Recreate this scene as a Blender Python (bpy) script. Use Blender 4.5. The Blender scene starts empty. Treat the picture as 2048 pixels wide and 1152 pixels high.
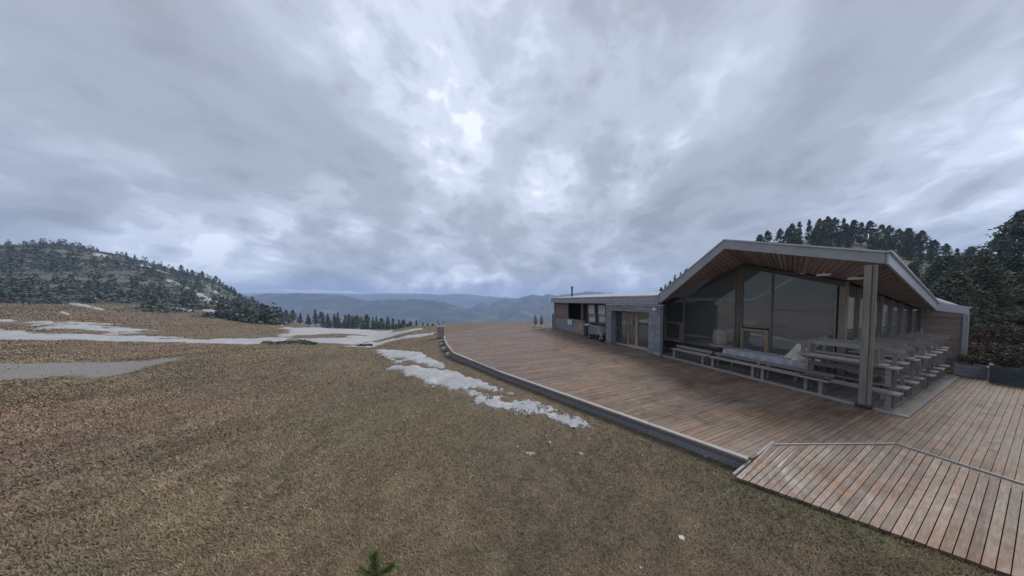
import bpy, math, random
import numpy as np
from mathutils import Vector
random.seed(7); RNG = np.random.default_rng(7)
sc = bpy.context.scene
col = sc.collection

# ------------------------------------------------------------------ camera
F = 446.0; CX = 1088.0; HZ = 602.0; PITCH = math.radians(2.0)
CY = HZ + F * math.tan(PITCH); CAMZ = 3.0
cam_d = bpy.data.cameras.new('camera'); cam = bpy.data.objects.new('camera', cam_d); col.objects.link(cam)
cam_d.sensor_fit = 'HORIZONTAL'; cam_d.sensor_width = 36.0; cam_d.lens = 36.0 * F / 2048
cam_d.shift_x = -(CX - 1024) / 2048; cam_d.shift_y = (CY - 576) / 2048
cam_d.clip_start = 0.05; cam_d.clip_end = 60000
cam.location = (0, 0, CAMZ); cam.rotation_euler = (math.pi / 2 - PITCH, 0, 0)
sc.camera = cam

def ray(x, y):
    tx = (x - CX) / F; ty = (CY - y) / F
    return np.array((tx, math.cos(PITCH) + ty * math.sin(PITCH), -math.sin(PITCH) + ty * math.cos(PITCH)))

# ------------------------------------------------------------------ node helpers
def N(nt, typ, **kw):
    n = nt.nodes.new(typ)
    for k, v in kw.items():
        if k == 'ins':
            for i, val in v.items():
                if hasattr(val, 'is_linked') or isinstance(val, bpy.types.NodeSocket): nt.links.new(val, n.inputs[i])
                else: n.inputs[i].default_value = val
        else: setattr(n, k, v)
    return n
def noise(nt, vec, scale, detail=5, rough=.55, dist=0.0):
    n = N(nt, 'ShaderNodeTexNoise', ins={'Scale': scale, 'Detail': detail, 'Roughness': rough, 'Distortion': dist})
    if vec is not None: nt.links.new(vec, n.inputs['Vector'])
    return n.outputs['Fac']
def ramp(nt, fac, stops, interp='LINEAR'):
    r = N(nt, 'ShaderNodeValToRGB'); r.color_ramp.interpolation = interp
    els = r.color_ramp.elements
    while len(els) < len(stops): els.new(0.5)
    for e, (p, c) in zip(els, stops):
        e.position = p; e.color = tuple(c) + (1,) if len(c) == 3 else c
    nt.links.new(fac, r.inputs['Fac']); return r.outputs['Color']
def mix(nt, fac, a, b, blend='MIX'):
    m = N(nt, 'ShaderNodeMix', data_type='RGBA', blend_type=blend)
    for s, v in ((m.inputs[0], fac), (m.inputs[6], a), (m.inputs[7], b)):
        if isinstance(v, bpy.types.NodeSocket): nt.links.new(v, s)
        else: s.default_value = v if not isinstance(v, tuple) or len(v) == 4 else v + (1,)
    return m.outputs[2]
def math_(nt, op, a, b=0.0, clamp=False):
    m = N(nt, 'ShaderNodeMath', operation=op, use_clamp=clamp)
    for s, v in ((m.inputs[0], a), (m.inputs[1], b)):
        if isinstance(v, bpy.types.NodeSocket): nt.links.new(v, s)
        else: s.default_value = v
    return m.outputs[0]
def vscale(nt, vec, s):
    m = N(nt, 'ShaderNodeVectorMath', operation='MULTIPLY'); nt.links.new(vec, m.inputs[0]); m.inputs[1].default_value = s
    return m.outputs[0]

# ------------------------------------------------------------------ world: overcast mountain sky
SUN_EL = math.radians(52); SUN_AZ = math.radians(55)          # azimuth from +Y towards +X
world = bpy.data.worlds.new('World'); sc.world = world; world.use_nodes = True
nt = world.node_tree; nt.nodes.clear()
sky = N(nt, 'ShaderNodeTexSky', sky_type='NISHITA', sun_disc=False, sun_elevation=SUN_EL, sun_rotation=SUN_AZ, altitude=2000)
tc = N(nt, 'ShaderNodeTexCoord'); D = tc.outputs['Generated']
sep = N(nt, 'ShaderNodeSeparateXYZ', ins={0: D})
zz = math_(nt, 'ADD', math_(nt, 'MAXIMUM', sep.outputs[2], 0.0), 0.85)
cmb = N(nt, 'ShaderNodeCombineXYZ', ins={0: math_(nt, 'DIVIDE', sep.outputs[0], zz), 1: math_(nt, 'DIVIDE', sep.outputs[1], zz), 2: 0.0})
PL = cmb.outputs[0]
wp = N(nt, 'ShaderNodeTexNoise', ins={'Vector': D, 'Scale': 2.6, 'Detail': 4.0})
wv_ = N(nt, 'ShaderNodeVectorMath', operation='MULTIPLY_ADD', ins={0: wp.outputs['Color'], 1: (.3, .3, .3), 2: vscale(nt, D, (1, 1, 1.35))}).outputs[0]
n1 = noise(nt, wv_, 1.9, 6, .5, .2); n2 = noise(nt, wv_, 4.6, 8, .55, .2)
n3 = noise(nt, vscale(nt, D, (1, 1, 1.9)), 6.5, 9, .6, .45)
# soft bright openings and dark cloud bellies where the photograph shows them
def blob(x, y, ang, amt):
    d = ray(x, y); d = d / np.linalg.norm(d)
    dt = N(nt, 'ShaderNodeVectorMath', operation='DOT_PRODUCT'); nt.links.new(D, dt.inputs[0]); dt.inputs[1].default_value = tuple(d)
    mr = N(nt, 'ShaderNodeMapRange', interpolation_type='SMOOTHERSTEP', ins={0: dt.outputs['Value'], 1: math.cos(ang), 2: 1.0, 3: 0.0, 4: amt})
    return mr.outputs[0]
BL = [(840, 100, .46, .2), (870, 260, .26, .16), (700, 30, .3, .12), (1440, 225, .2, .2), (1285, 325, .17, .26), (1105, 370, .18, .26),
      (1900, 280, .3, .22), (1820, 330, .2, .12), (690, 415, .13, .24), (700, 480, .10, .26), (420, 475, .2, .3), (330, 490, .12, .22), (790, 568, .1, .3), (850, 570, .08, .28), (900, 566, .08, .22), (940, 556, .09, .2), (600, 470, .12, .14), (1000, 560, .08, .2), (500, 520, .1, .12),
      (1150, 60, .3, .08),
      (420, 260, .6, -.16), (560, 330, .4, -.1), (1560, 430, .5, -.2), (1250, 430, .3, -.1), (730, 545, .2, -.12), (960, 460, .22, -.09), (1090, 520, .25, -.1), (1620, 130, .4, -.07), (160, 430, .25, -.08), (1360, 510, .25, -.05), (1010, 250, .2, -.03)]
acc = None
for b_ in BL:
    o_ = blob(*b_); acc = o_ if acc is None else math_(nt, 'ADD', acc, o_)
def cen(n, k): return math_(nt, 'MULTIPLY', math_(nt, 'SUBTRACT', n, .5), k)
low = N(nt, 'ShaderNodeMapRange', ins={0: sep.outputs[2], 1: .02, 2: .5, 3: 1.35, 4: .35}).outputs[0]
wd2 = N(nt, 'ShaderNodeTexNoise', ins={'Vector': D, 'Scale': 4.0, 'Detail': 5.0})
wd3 = N(nt, 'ShaderNodeVectorMath', operation='MULTIPLY_ADD', ins={0: wd2.outputs['Color'], 1: (.22, .22, .22), 2: vscale(nt, D, (1, 1, 1.7))}).outputs[0]
bn = noise(nt, wd3, 5.0, 1.5, .5); bn2 = noise(nt, wd3, 11.0, 3, .55)
bil = math_(nt, 'ADD', math_(nt, 'ABSOLUTE', math_(nt, 'SUBTRACT', bn, .5)), math_(nt, 'MULTIPLY', math_(nt, 'ABSOLUTE', math_(nt, 'SUBTRACT', bn2, .5)), .6))
lump = math_(nt, 'MULTIPLY', math_(nt, 'SUBTRACT', .16, bil), 1.6)
base = math_(nt, 'ADD', cen(n1, .72), cen(n2, .5))
base = math_(nt, 'ADD', base, math_(nt, 'MULTIPLY', cen(n3, 1.05), low))
base = math_(nt, 'ADD', base, math_(nt, 'MULTIPLY', lump, math_(nt, 'MULTIPLY', low, .85)))
mod = math_(nt, 'ADD', math_(nt, 'ADD', math_(nt, 'MULTIPLY', n2, 1.2), .25), math_(nt, 'MULTIPLY', lump, 1.2))
base = math_(nt, 'ADD', math_(nt, 'ADD', base, .45), math_(nt, 'MULTIPLY', acc, mod))
cl = ramp(nt, base, [(.05, (1.75, 1.95, 2.3)), (.34, (2.35, 2.6, 3.1)), (.58, (3.05, 3.35, 4.0)), (.82, (4.2, 4.55, 5.35)), (1.0, (5.7, 6.0, 6.6))], 'EASE')
gap = N(nt, 'ShaderNodeMapRange', ins={0: base, 1: .6, 2: .95, 3: 0.02, 4: 0.12})
skc = mix(nt, gap.outputs[0], cl, sky.outputs[0])
bg = N(nt, 'ShaderNodeBackground', ins={'Color': skc, 'Strength': 0.1})
out = N(nt, 'ShaderNodeOutputWorld'); nt.links.new(bg.outputs[0], out.inputs[0])

sun_d = bpy.data.lights.new('sun', 'SUN'); sun_d.energy = 1.5; sun_d.angle = math.radians(25); sun_d.color = (1, .96, .9)
sun = bpy.data.objects.new('sun', sun_d); col.objects.link(sun)
sd = Vector((math.sin(SUN_AZ) * math.cos(SUN_EL), math.cos(SUN_AZ) * math.cos(SUN_EL), math.sin(SUN_EL)))
sun.rotation_euler = sd.to_track_quat('Z', 'Y').to_euler()
sc.view_settings.view_transform = 'Standard'; sc.view_settings.look = 'None'
sc.view_settings.exposure = 0.9; sc.view_settings.gamma = 1.0; sc.view_settings.use_curve_mapping = False
sc.render.engine = 'CYCLES'; sc.cycles.use_denoising = True
sc.cycles.max_bounces = 6; sc.cycles.diffuse_bounces = 3; sc.cycles.glossy_bounces = 3; sc.cycles.transparent_max_bounces = 12; sc.cycles.volume_bounces = 1

# ------------------------------------------------------------------ frames
# hut frame: local x = u (into the hut), local y = v (along its front, away from the camera)
PHI = math.atan2(0.40, 0.9165); CP, SP = math.cos(PHI), math.sin(PHI)
def W(u, v, z=0.0): return (CP * u - SP * v, SP * u + CP * v, z)
def UV(X, Y): return (CP * X + SP * Y, -SP * X + CP * Y)
def P(x, y, z=0.0):
    d = ray(x, y); t = (z - CAMZ) / d[2]; return UV(d[0] * t, d[1] * t) + (z,)
def PU(x, y, u):
    d = ray(x, y); t = u / UV(d[0], d[1])[0]; return (u, UV(d[0] * t, d[1] * t)[1], CAMZ + d[2] * t)

# ------------------------------------------------------------------ numpy noise
def _h(ix, iy, s):
    n = (ix.astype(np.int64) * 374761393 + iy.astype(np.int64) * 668265263 + s * 974711) & 0x7fffffff
    n = ((n ^ (n >> 13)) * 1274126177) & 0x7fffffff
    return ((n ^ (n >> 16)) & 0xffff) / 65535.0
def vnoise(x, y, s=0):
    x = np.asarray(x, float); y = np.asarray(y, float)
    ix = np.floor(x); iy = np.floor(y); fx = x - ix; fy = y - iy
    fx = fx * fx * (3 - 2 * fx); fy = fy * fy * (3 - 2 * fy)
    a = _h(ix, iy, s); b = _h(ix + 1, iy, s); c = _h(ix, iy + 1, s); d = _h(ix + 1, iy + 1, s)
    return (a * (1 - fx) + b * fx) * (1 - fy) + (c * (1 - fx) + d * fx) * fy
def fbm(x, y, o=4, s=0):
    r = 0; a = .5; t = 0
    for i in range(o):
        r = r + a * vnoise(np.asarray(x) * 2 ** i + 17.3 * i, np.asarray(y) * 2 ** i - 9.1 * i, s + i); t += a; a *= .5
    return r / t

# ------------------------------------------------------------------ mesh builder
class MB:
    def __init__(s): s.v = []; s.f = []; s.attr = []
    def poly(s, pts, faces, r=0.0):
        o = len(s.v); s.v += [tuple(map(float, p)) for p in pts]; s.f += [tuple(o + i for i in f) for f in faces]; s.attr += [r] * len(faces); return s
    def box(s, x0, x1, y0, y1, z0, z1, r=0.0):
        p = [(x, y, z) for z in (z0, z1) for x, y in ((x0, y0), (x1, y0), (x1, y1), (x0, y1))]
        return s.poly(p, [(3, 2, 1, 0), (4, 5, 6, 7), (0, 1, 5, 4), (1, 2, 6, 5), (2, 3, 7, 6), (3, 0, 4, 7)], r)
    def quadprism(s, q, d, r=0.0):      # q: four corners, d: extrusion vector
        p = list(q) + [tuple(a + b for a, b in zip(c, d)) for c in q]
        return s.poly(p, [(3, 2, 1, 0), (4, 5, 6, 7), (0, 1, 5, 4), (1, 2, 6, 5), (2, 3, 7, 6), (3, 0, 4, 7)], r)
    def prism(s, pts, d, r=0.0):
        n = len(pts); p = list(pts) + [tuple(a + b for a, b in zip(c, d)) for c in pts]
        return s.poly(p, [tuple(range(n))[::-1], tuple(range(n, 2 * n))] + [(i, (i + 1) % n, n + (i + 1) % n, n + i) for i in range(n)], r)
    def bar(s, a, b, w, h, r=0.0):      # rectangular bar from a to b, w horizontally, h the other way
        a = Vector(a); b = Vector(b); d = (b - a).normalized(); up = Vector((0, 0, 1)) if abs(d.z) < .9 else Vector((1, 0, 0))
        sx = d.cross(up).normalized() * (w / 2); sy = sx.cross(d).normalized() * (h / 2)
        p = [a - sx - sy, a + sx - sy, a + sx + sy, a - sx + sy, b - sx - sy, b + sx - sy, b + sx + sy, b - sx + sy]
        return s.poly(p, [(3, 2, 1, 0), (4, 5, 6, 7), (0, 1, 5, 4), (1, 2, 6, 5), (2, 3, 7, 6), (3, 0, 4, 7)], r)
    def tube(s, a, b, r0, r1=None, n=10):
        r1 = r0 if r1 is None else r1
        a = Vector(a); b = Vector(b); d = (b - a).normalized(); up = Vector((0, 0, 1)) if abs(d.z) < .9 else Vector((1, 0, 0))
        sx = d.cross(up).normalized(); sy = sx.cross(d)
        p = [c + (sx * math.cos(6.28319 * i / n) + sy * math.sin(6.28319 * i / n)) * q for c, q in ((a, r0), (b, r1)) for i in range(n)]
        return s.poly(p, [tuple(range(n)), tuple(range(2 * n - 1, n - 1, -1))] + [(i, n + i, n + (i + 1) % n, (i + 1) % n) for i in range(n)])
    def lathe(s, prof, c=(0, 0, 0), n=18):
        p = [(c[0] + r * math.cos(6.28319 * i / n), c[1] + r * math.sin(6.28319 * i / n), c[2] + z) for r, z in prof for i in range(n)]
        m = len(prof); f = [(j * n + i, j * n + (i + 1) % n, (j + 1) * n + (i + 1) % n, (j + 1) * n + i) for j in range(m - 1) for i in range(n)]
        return s.poly(p, f + [tuple(range(n))[::-1], tuple(range((m - 1) * n, m * n))])
    def build(s, name, mat, parent=None, smooth=False):
        me = bpy.data.meshes.new(name); me.from_pydata(s.v, [], s.f); me.materials.append(mat)
        if any(s.attr):
            at = me.attributes.new('rnd', 'FLOAT', 'FACE'); at.data.foreach_set('value', s.attr)
        if smooth: me.polygons.foreach_set('use_smooth', [True] * len(s.f))
        me.update(); return link(name, me, parent)
def link(name, me, parent=None):
    o = bpy.data.objects.new(name, me); col.objects.link(o); o.parent = parent; return o
def bevel(o, w=.006, seg=1):
    m = o.modifiers.new('bevel', 'BEVEL'); m.width = w; m.segments = seg; m.limit_method = 'ANGLE'; return o
def tag(o, label=None, cat=None, group=None, kind=None):
    for k, v in (('label', label), ('category', cat), ('group', group), ('kind', kind)):
        if v: o[k] = v
    return o
def empty(name, loc=(0, 0, 0), rz=0.0):
    o = bpy.data.objects.new(name, None); col.objects.link(o); o.location = loc; o.rotation_euler.z = rz; o.empty_display_size = .2; return o
def hut(name): return empty(name, (0, 0, 0), PHI)
def copy_tree(o, parent=None):
    c = o.copy(); col.objects.link(c); c.parent = parent
    for k in ('label', 'group'):
        pass
    for ch in o.children: copy_tree(ch, c)
    return c
def grid_mesh(name, V, nx, ny, mat, mask=None, smooth=True, parent=None):
    idx = np.arange(nx * ny).reshape(ny, nx)
    q = np.stack([idx[:-1, :-1], idx[:-1, 1:], idx[1:, 1:], idx[1:, :-1]], -1).reshape(-1, 4)
    if mask is not None: q = q[mask.reshape(ny, nx)[:-1, :-1].ravel() | mask.reshape(ny, nx)[1:, 1:].ravel() | mask.reshape(ny, nx)[:-1, 1:].ravel() | mask.reshape(ny, nx)[1:, :-1].ravel()]
    used = np.unique(q); remap = np.zeros(nx * ny, int); remap[used] = np.arange(len(used))
    return raw_mesh(name, V[used], remap[q], mat, smooth, parent)
def raw_mesh(name, V, Q, mat, smooth=False, parent=None):
    me = bpy.data.meshes.new(name); V = np.asarray(V, np.float32); Q = np.asarray(Q, np.int32); k = Q.shape[1]
    me.vertices.add(len(V)); me.vertices.foreach_set('co', V.ravel())
    me.loops.add(Q.size); me.loops.foreach_set('vertex_index', Q.ravel())
    me.polygons.add(len(Q)); me.polygons.foreach_set('loop_start', np.arange(0, Q.size, k, dtype=np.int32))
    me.polygons.foreach_set('loop_total', np.full(len(Q), k, np.int32))
    if smooth: me.polygons.foreach_set('use_smooth', np.ones(len(Q), bool))
    me.materials.append(mat); me.update(calc_edges=True); return link(name, me, parent)

# ------------------------------------------------------------------ materials
def new_mat(name):
    m = bpy.data.materials.new(name); m.use_nodes = True; t = m.node_tree
    return m, t, t.nodes['Principled BSDF']
def setc(t, b, c): t.links.new(c, b.inputs['Base Color'])
def bump(t, b, h, strength=.3, dist=.02):
    n = N(t, 'ShaderNodeBump', ins={'Strength': strength, 'Distance': dist, 'Height': h}); t.links.new(n.outputs[0], b.inputs['Normal'])
def objco(t): return N(t, 'ShaderNodeTexCoord').outputs['Object']
def simple(name, c, rough=.7, var=.18, scale=6, metal=0.0, bmp=0.0):
    m, t, b = new_mat(name); v = objco(t); n = noise(t, v, scale, 6, .6)
    lo = tuple(x * (1 - var) for x in c); hi = tuple(min(1, x * (1 + var)) for x in c)
    setc(t, b, ramp(t, n, [(.3, lo), (.7, hi)])); b.inputs['Roughness'].default_value = rough; b.inputs['Metallic'].default_value = metal
    if bmp: bump(t, b, n, bmp, .01)
    return m
def wood(name, c1, c2, c3, axis='x', rough=.75, fine=60., per=True, wet=None, spread=1.0):
    """weathered timber: grain along one local axis, per-piece tone, blotches"""
    m, t, b = new_mat(name); v = objco(t)
    s = {'x': (1.2, fine, fine), 'y': (fine, 1.2, fine), 'z': (fine, fine, 1.2)}[axis]
    g = noise(t, vscale(t, v, s), 1.0, 6, .6, .2); bl = noise(t, v, .9, 7, .68, .6)
    base = ramp(t, g, [(.25, c1), (.5, c2), (.78, c3)])
    if per:
        at = N(t, 'ShaderNodeAttribute', attribute_name='rnd').outputs['Fac']
        oi = N(t, 'ShaderNodeObjectInfo').outputs['Random']
        r = math_(t, 'FRACT', math_(t, 'ADD', at, math_(t, 'MULTIPLY', oi, .0 if wet else 1.0)))
        base = mix(t, 1.0, base, ramp(t, r, [(p_, tuple(1 + (q_ - 1) * spread for q_ in c_)) for p_, c_ in ((0, (.74, .71, .69)), (.3, (.95, .91, .87)), (.55, (1.0, 1.0, 1.0)), (.8, (1.10, 1.02, .94)), (1, (1.18, 1.16, 1.14)))]), 'MULTIPLY')
    if wet:
        w = ramp(t, bl, [(.42, (0, 0, 0)), (.62, (1, 1, 1))])
        base = mix(t, w, base, mix(t, 1.0, base, wet, 'MULTIPLY'))
        st_ = noise(t, v, 3.1, 8, .72, .4)
        base = mix(t, 1.0, base, ramp(t, st_, [(.32, (.55, .53, .52)), (.46, (.95, .94, .93)), (.6, (1.0, 1.0, 1.0)), (.7, (1.35, 1.33, 1.3))]), 'MULTIPLY')
    if wet:
        lg = noise(t, v, .7, 8, .72, .8)
        base = mix(t, 1.0, base, ramp(t, lg, [(.36, (.8, .77, .75)), (.48, (.97, .96, .95)), (.62, (1.12, 1.11, 1.1))]), 'MULTIPLY')
        rr_ = N(t, 'ShaderNodeMapRange', ins={0: lg, 1: .36, 2: .58, 3: .34, 4: rough}).outputs[0]; t.links.new(rr_, b.inputs['Roughness'])
    setc(t, b, base)
    if not wet: b.inputs['Roughness'].default_value = rough
    bump(t, b, g, .25, .004)
    return m

M = {}
M['plank'] = wood('deck_plank_wood', (.095, .071, .055), (.168, .128, .101), (.275, .228, .19), 'x', .7, 55., True, (1.0, .82, .66))
M['ramp'] = wood('ramp_plank_wood', (.09, .072, .06), (.175, .142, .118), (.3, .262, .228), 'x', .62, 55., True, (.95, .66, .48), 1.7)
M['greywood'] = wood('weathered_grey_wood', (.13, .125, .118), (.215, .207, .195), (.33, .32, .30), 'y', .8, 60.)
M['seat'] = wood('pale_bench_seat', (.2, .195, .185), (.3, .29, .275), (.41, .4, .38), 'y', .75, 60.)
M['edge'] = wood('deck_edge_board', (.12, .12, .125), (.185, .185, .19), (.26, .26, .26), 'y', .7, 50.)
M['cap'] = wood('edge_cap_board', (.2, .19, .18), (.3, .285, .27), (.40, .38, .36), 'y', .7, 50.)
M['floor'] = wood('terrace_floor_board', (.13, .12, .105), (.19, .175, .155), (.26, .24, .22), 'x', .75, 50.)
M['soffit'] = wood('larch_soffit_board', (.23, .177, .155), (.34, .265, .232), (.44, .355, .318), 'x', .7, 40.)
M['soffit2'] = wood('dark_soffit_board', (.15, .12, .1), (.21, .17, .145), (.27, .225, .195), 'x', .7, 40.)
M['clad'] = wood('red_brown_cladding', (.165, .122, .107), (.23, .17, .15), (.3, .23, .205), 'y', .75, 45.)
M['post'] = wood('post_timber', (.125, .115, .095), (.2, .187, .158), (.30, .282, .24), 'z', .7, 40.)
M['frame'] = wood('pale_window_timber', (.22, .15, .095), (.35, .25, .165), (.44, .33, .23), 'z', .6, 40.)
M['fascia'] = simple('grey_metal_fascia', (.30, .315, .33), .5, .14, 3)
M['roof'] = simple('grey_sheet_roof', (.30, .31, .34), .45, .15, 2)
M['flash'] = simple('pale_metal_flashing', (.45, .48, .52), .35, .1, 2)
M['slate'] = simple('grey_slate_shingle', (.225, .235, .25), .7, .15, 9, bmp=.3)
def tone(m):
    t = m.node_tree; b = t.nodes['Principled BSDF']; l = b.inputs['Base Color'].links[0]; src = l.from_socket; t.links.remove(l)
    a = N(t, 'ShaderNodeAttribute', attribute_name='rnd').outputs['Fac']
    setc(t, b, mix(t, 1.0, src, ramp(t, a, [(0, (.95, .95, .95)), (.01, (.76, .77, .79)), (.5, (.97, .97, .97)), (1, (1.2, 1.19, 1.17))]), 'MULTIPLY'))
tone(M['slate'])
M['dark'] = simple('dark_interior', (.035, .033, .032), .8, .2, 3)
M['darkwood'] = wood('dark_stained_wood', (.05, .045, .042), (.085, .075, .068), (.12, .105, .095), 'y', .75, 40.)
M['black'] = simple('black_metal', (.03, .032, .035), .5, .2, 5)
M['steel'] = simple('dull_steel', (.36, .37, .39), .35, .2, 6, .7)
M['white'] = simple('white_enamel', (.72, .72, .70), .5, .1, 5)
M['paper'] = simple('grey_white_paper', (.52, .53, .54), .8, .15, 12)
M['cloth'] = simple('cream_cloth', (.56, .54, .46), .9, .15, 4)
M['tarp'] = simple('grey_plastic_sheet', (.33, .345, .36), .3, .25, 5, bmp=.4)
M['cover'] = simple('grey_parasol_cover', (.19, .2, .21), .8, .25, 5)
M['stone'] = simple('pale_rough_stone', (.29, .27, .245), .9, .35, 5, bmp=.7)
M['pebble'] = simple('white_limestone', (.5, .5, .48), .8, .15, 20)
M['planter'] = simple('dark_teal_planter', (.055, .075, .085), .6, .25, 4)
M['trunk'] = simple('pine_bark', (.075, .06, .05), .9, .35, 8, bmp=.5)
M['yellow'] = simple('yellow_sign_paint', (.6, .42, .08), .5, .1, 4)
M['soil'] = simple('planter_soil', (.07, .052, .04), .95, .3, 14)

def glass_mat(nm='dark_window_glass', film=.26):
    m = bpy.data.materials.new(nm); m.use_nodes = True; t = m.node_tree; t.nodes.clear()
    tr = N(t, 'ShaderNodeBsdfTransparent', ins={'Color': (.5, .54, .55, 1)})
    gl = N(t, 'ShaderNodeBsdfGlossy', ins={'Color': (.86, .93, .97, 1), 'Roughness': .025})
    fr = N(t, 'ShaderNodeFresnel', ins={'IOR': 1.5})
    w = noise(t, objco(t), .8, 3); bp = N(t, 'ShaderNodeBump', ins={'Strength': .02, 'Distance': .05, 'Height': w})
    t.links.new(bp.outputs[0], gl.inputs['Normal'])
    mx = N(t, 'ShaderNodeMixShader'); t.links.new(math_(t, 'MINIMUM', math_(t, 'MULTIPLY', fr.outputs[0], 3.4), .5), mx.inputs[0])
    df = N(t, 'ShaderNodeBsdfDiffuse', ins={'Color': (.42, .45, .46, 1)}); m0 = N(t, 'ShaderNodeMixShader', ins={0: film}); t.links.new(tr.outputs[0], m0.inputs[1]); t.links.new(df.outputs[0], m0.inputs[2])
    t.links.new(m0.outputs[0], mx.inputs[1]); t.links.new(gl.outputs[0], mx.inputs[2])
    o = N(t, 'ShaderNodeOutputMaterial'); t.links.new(mx.outputs[0], o.inputs[0]); return m
M['glass'] = glass_mat(); M['doorglass'] = glass_mat('sliding_door_glass', .09)

def ground_mat():
    m, t, b = new_mat('dry_alpine_turf'); v = N(t, 'ShaderNodeNewGeometry').outputs['Position']
    big = noise(t, v, .11, 6, .68, .4); mid = noise(t, v, .55, 7, .68, .5); fine = noise(t, v, 9.0, 5, .7); vf = noise(t, v, 42., 3, .7)
    c = ramp(t, big, [(.34, (.115, .108, .080)), (.47, (.165, .135, .100)), (.56, (.185, .148, .112)), (.68, (.165, .125, .098))])
    c = mix(t, math_(t, 'MULTIPLY', mid, .75), c, ramp(t, mid, [(.35, (.122, .112, .076)), (.5, (.172, .136, .098)), (.65, (.19, .128, .095))]))
    c = mix(t, 1.0, c, ramp(t, fine, [(.25, (.45, .43, .42)), (.5, (.98, .96, .94)), (.75, (1.45, 1.38, 1.3))]), 'MULTIPLY')
    c = mix(t, .7, c, mix(t, 1.0, c, ramp(t, vf, [(.3, (.5, .5, .5)), (.7, (1.4, 1.4, 1.4))]), 'MULTIPLY'))
    zz_ = N(t, 'ShaderNodeSeparateXYZ', ins={0: v}).outputs[2]
    msk = N(t, 'ShaderNodeMapRange', ins={0: math_(t, 'ADD', zz_, math_(t, 'MULTIPLY', math_(t, 'SUBTRACT', mid, .5), 6.0)), 1: 1.2, 2: 3.2}).outputs[0]
    scr = ramp(t, noise(t, v, .25, 6, .65), [(.35, (.075, .085, .065)), (.5, (.11, .115, .09)), (.68, (.16, .15, .125))])
    c = mix(t, msk, c, scr)
    vly = N(t, 'ShaderNodeMapRange', ins={0: zz_, 1: -9.0, 2: -16.0}).outputs[0]
    c = mix(t, vly, c, ramp(t, noise(t, v, .004, 6, .6), [(.4, (.035, .05, .035)), (.6, (.09, .11, .06))]))
    setc(t, b, c); b.inputs['Roughness'].default_value = .95; b.inputs['Specular IOR Level'].default_value = .15
    bump(t, b, math_(t, 'ADD', fine, math_(t, 'MULTIPLY', mid, 2.0)), .8, .08); return m
M['ground'] = ground_mat()
def attr_mat(name, rough=.9, trans=.15):
    m, t, b = new_mat(name); a = N(t, 'ShaderNodeAttribute', attribute_name='tint')
    setc(t, b, a.outputs['Color']); b.inputs['Roughness'].default_value = rough; b.inputs['Specular IOR Level'].default_value = .2; return m
M['grass'] = attr_mat('dry_grass_blades')
def foliage(name, c1, c2, scale=1.6):
    m, t, b = new_mat(name); v = objco(t); n = noise(t, v, scale, 4, .6)
    oi = N(t, 'ShaderNodeObjectInfo').outputs['Random']
    c = ramp(t, n, [(.3, c1), (.7, c2)])
    c = mix(t, 1.0, c, ramp(t, oi, [(0, (.7, .78, .8)), (.5, (1, 1, 1)), (1, (1.3, 1.2, 1.0))]), 'MULTIPLY')
    setc(t, b, c); b.inputs['Roughness'].default_value = .85; b.inputs['Specular IOR Level'].default_value = .2; return m
M['pine'] = foliage('pine_foliage', (.095, .115, .09), (.15, .172, .13))
M['shrub'] = foliage('dwarf_pine_foliage', (.095, .11, .09), (.145, .16, .13))
M['heather'] = foliage('heather_foliage', (.085, .075, .055), (.16, .12, .09), 3)
M['young'] = foliage('young_pine_needles', (.14, .17, .065), (.26, .3, .12), 20)
def snow_mat():
    m, t, b = new_mat('old_wet_snow'); v = N(t, 'ShaderNodeNewGeometry').outputs['Position']
    n = noise(t, v, 1.2, 6, .65, .3); f = noise(t, v, 14., 4, .7)
    c = ramp(t, n, [(.3, (.25, .255, .262)), (.5, (.335, .343, .355)), (.7, (.45, .46, .475))])
    d_ = noise(t, v, 3.2, 7, .7, .5); c = mix(t, .8, c, mix(t, 1.0, c, ramp(t, f, [(.3, (.7, .68, .64)), (.6, (1, 1, 1))]), 'MULTIPLY'))
    c = mix(t, math_(t, 'MULTIPLY', ramp(t, d_, [(.56, (0, 0, 0)), (.72, (1, 1, 1))]), .55), c, (.22, .19, .15, 1))
    setc(t, b, c); b.inputs['Roughness'].default_value = .7; bump(t, b, f, .5, .03); return m
M['snow'] = snow_mat()
def gravel_mat():
    m, t, b = new_mat('grey_gravel'); v = N(t, 'ShaderNodeNewGeometry').outputs['Position']
    n = noise(t, v, .6, 5, .6); f = noise(t, v, 18., 4, .7)
    c = mix(t, .6, ramp(t, n, [(.3, (.13, .122, .108)), (.7, (.19, .18, .165))]), ramp(t, f, [(.3, (.10, .092, .082)), (.7, (.28, .265, .245))]))
    setc(t, b, c); b.inputs['Roughness'].default_value = .95; bump(t, b, f, .6, .03); return m
M['gravel'] = gravel_mat()
def mountain_mat(name, snowline, sc_=.004):
    m, t, b = new_mat(name); g = N(t, 'ShaderNodeNewGeometry'); v = g.outputs['Position']
    z = N(t, 'ShaderNodeSeparateXYZ', ins={0: v}).outputs[2]
    n = noise(t, v, sc_, 7, .62); n2 = noise(t, v, sc_ * 6, 5, .6)
    c = ramp(t, n, [(.35, (.028, .04, .042)), (.55, (.055, .066, .066)), (.7, (.15, .145, .13))])
    sl = N(t, 'ShaderNodeMapRange', ins={0: math_(t, 'ADD', z, math_(t, 'MULTIPLY', math_(t, 'SUBTRACT', n2, .5), snowline * .9)), 1: snowline, 2: snowline * 1.25}).outputs[0]
    c = mix(t, sl, c, (.7, .72, .75, 1)); setc(t, b, c); b.inputs['Roughness'].default_value = .95; return m
M['mount'] = mountain_mat('forested_mountain', 75, .011)
M['mountfar'] = mountain_mat('snowy_mountain', 88, .0055)
M['roof_soft'] = M['roof']

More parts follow.
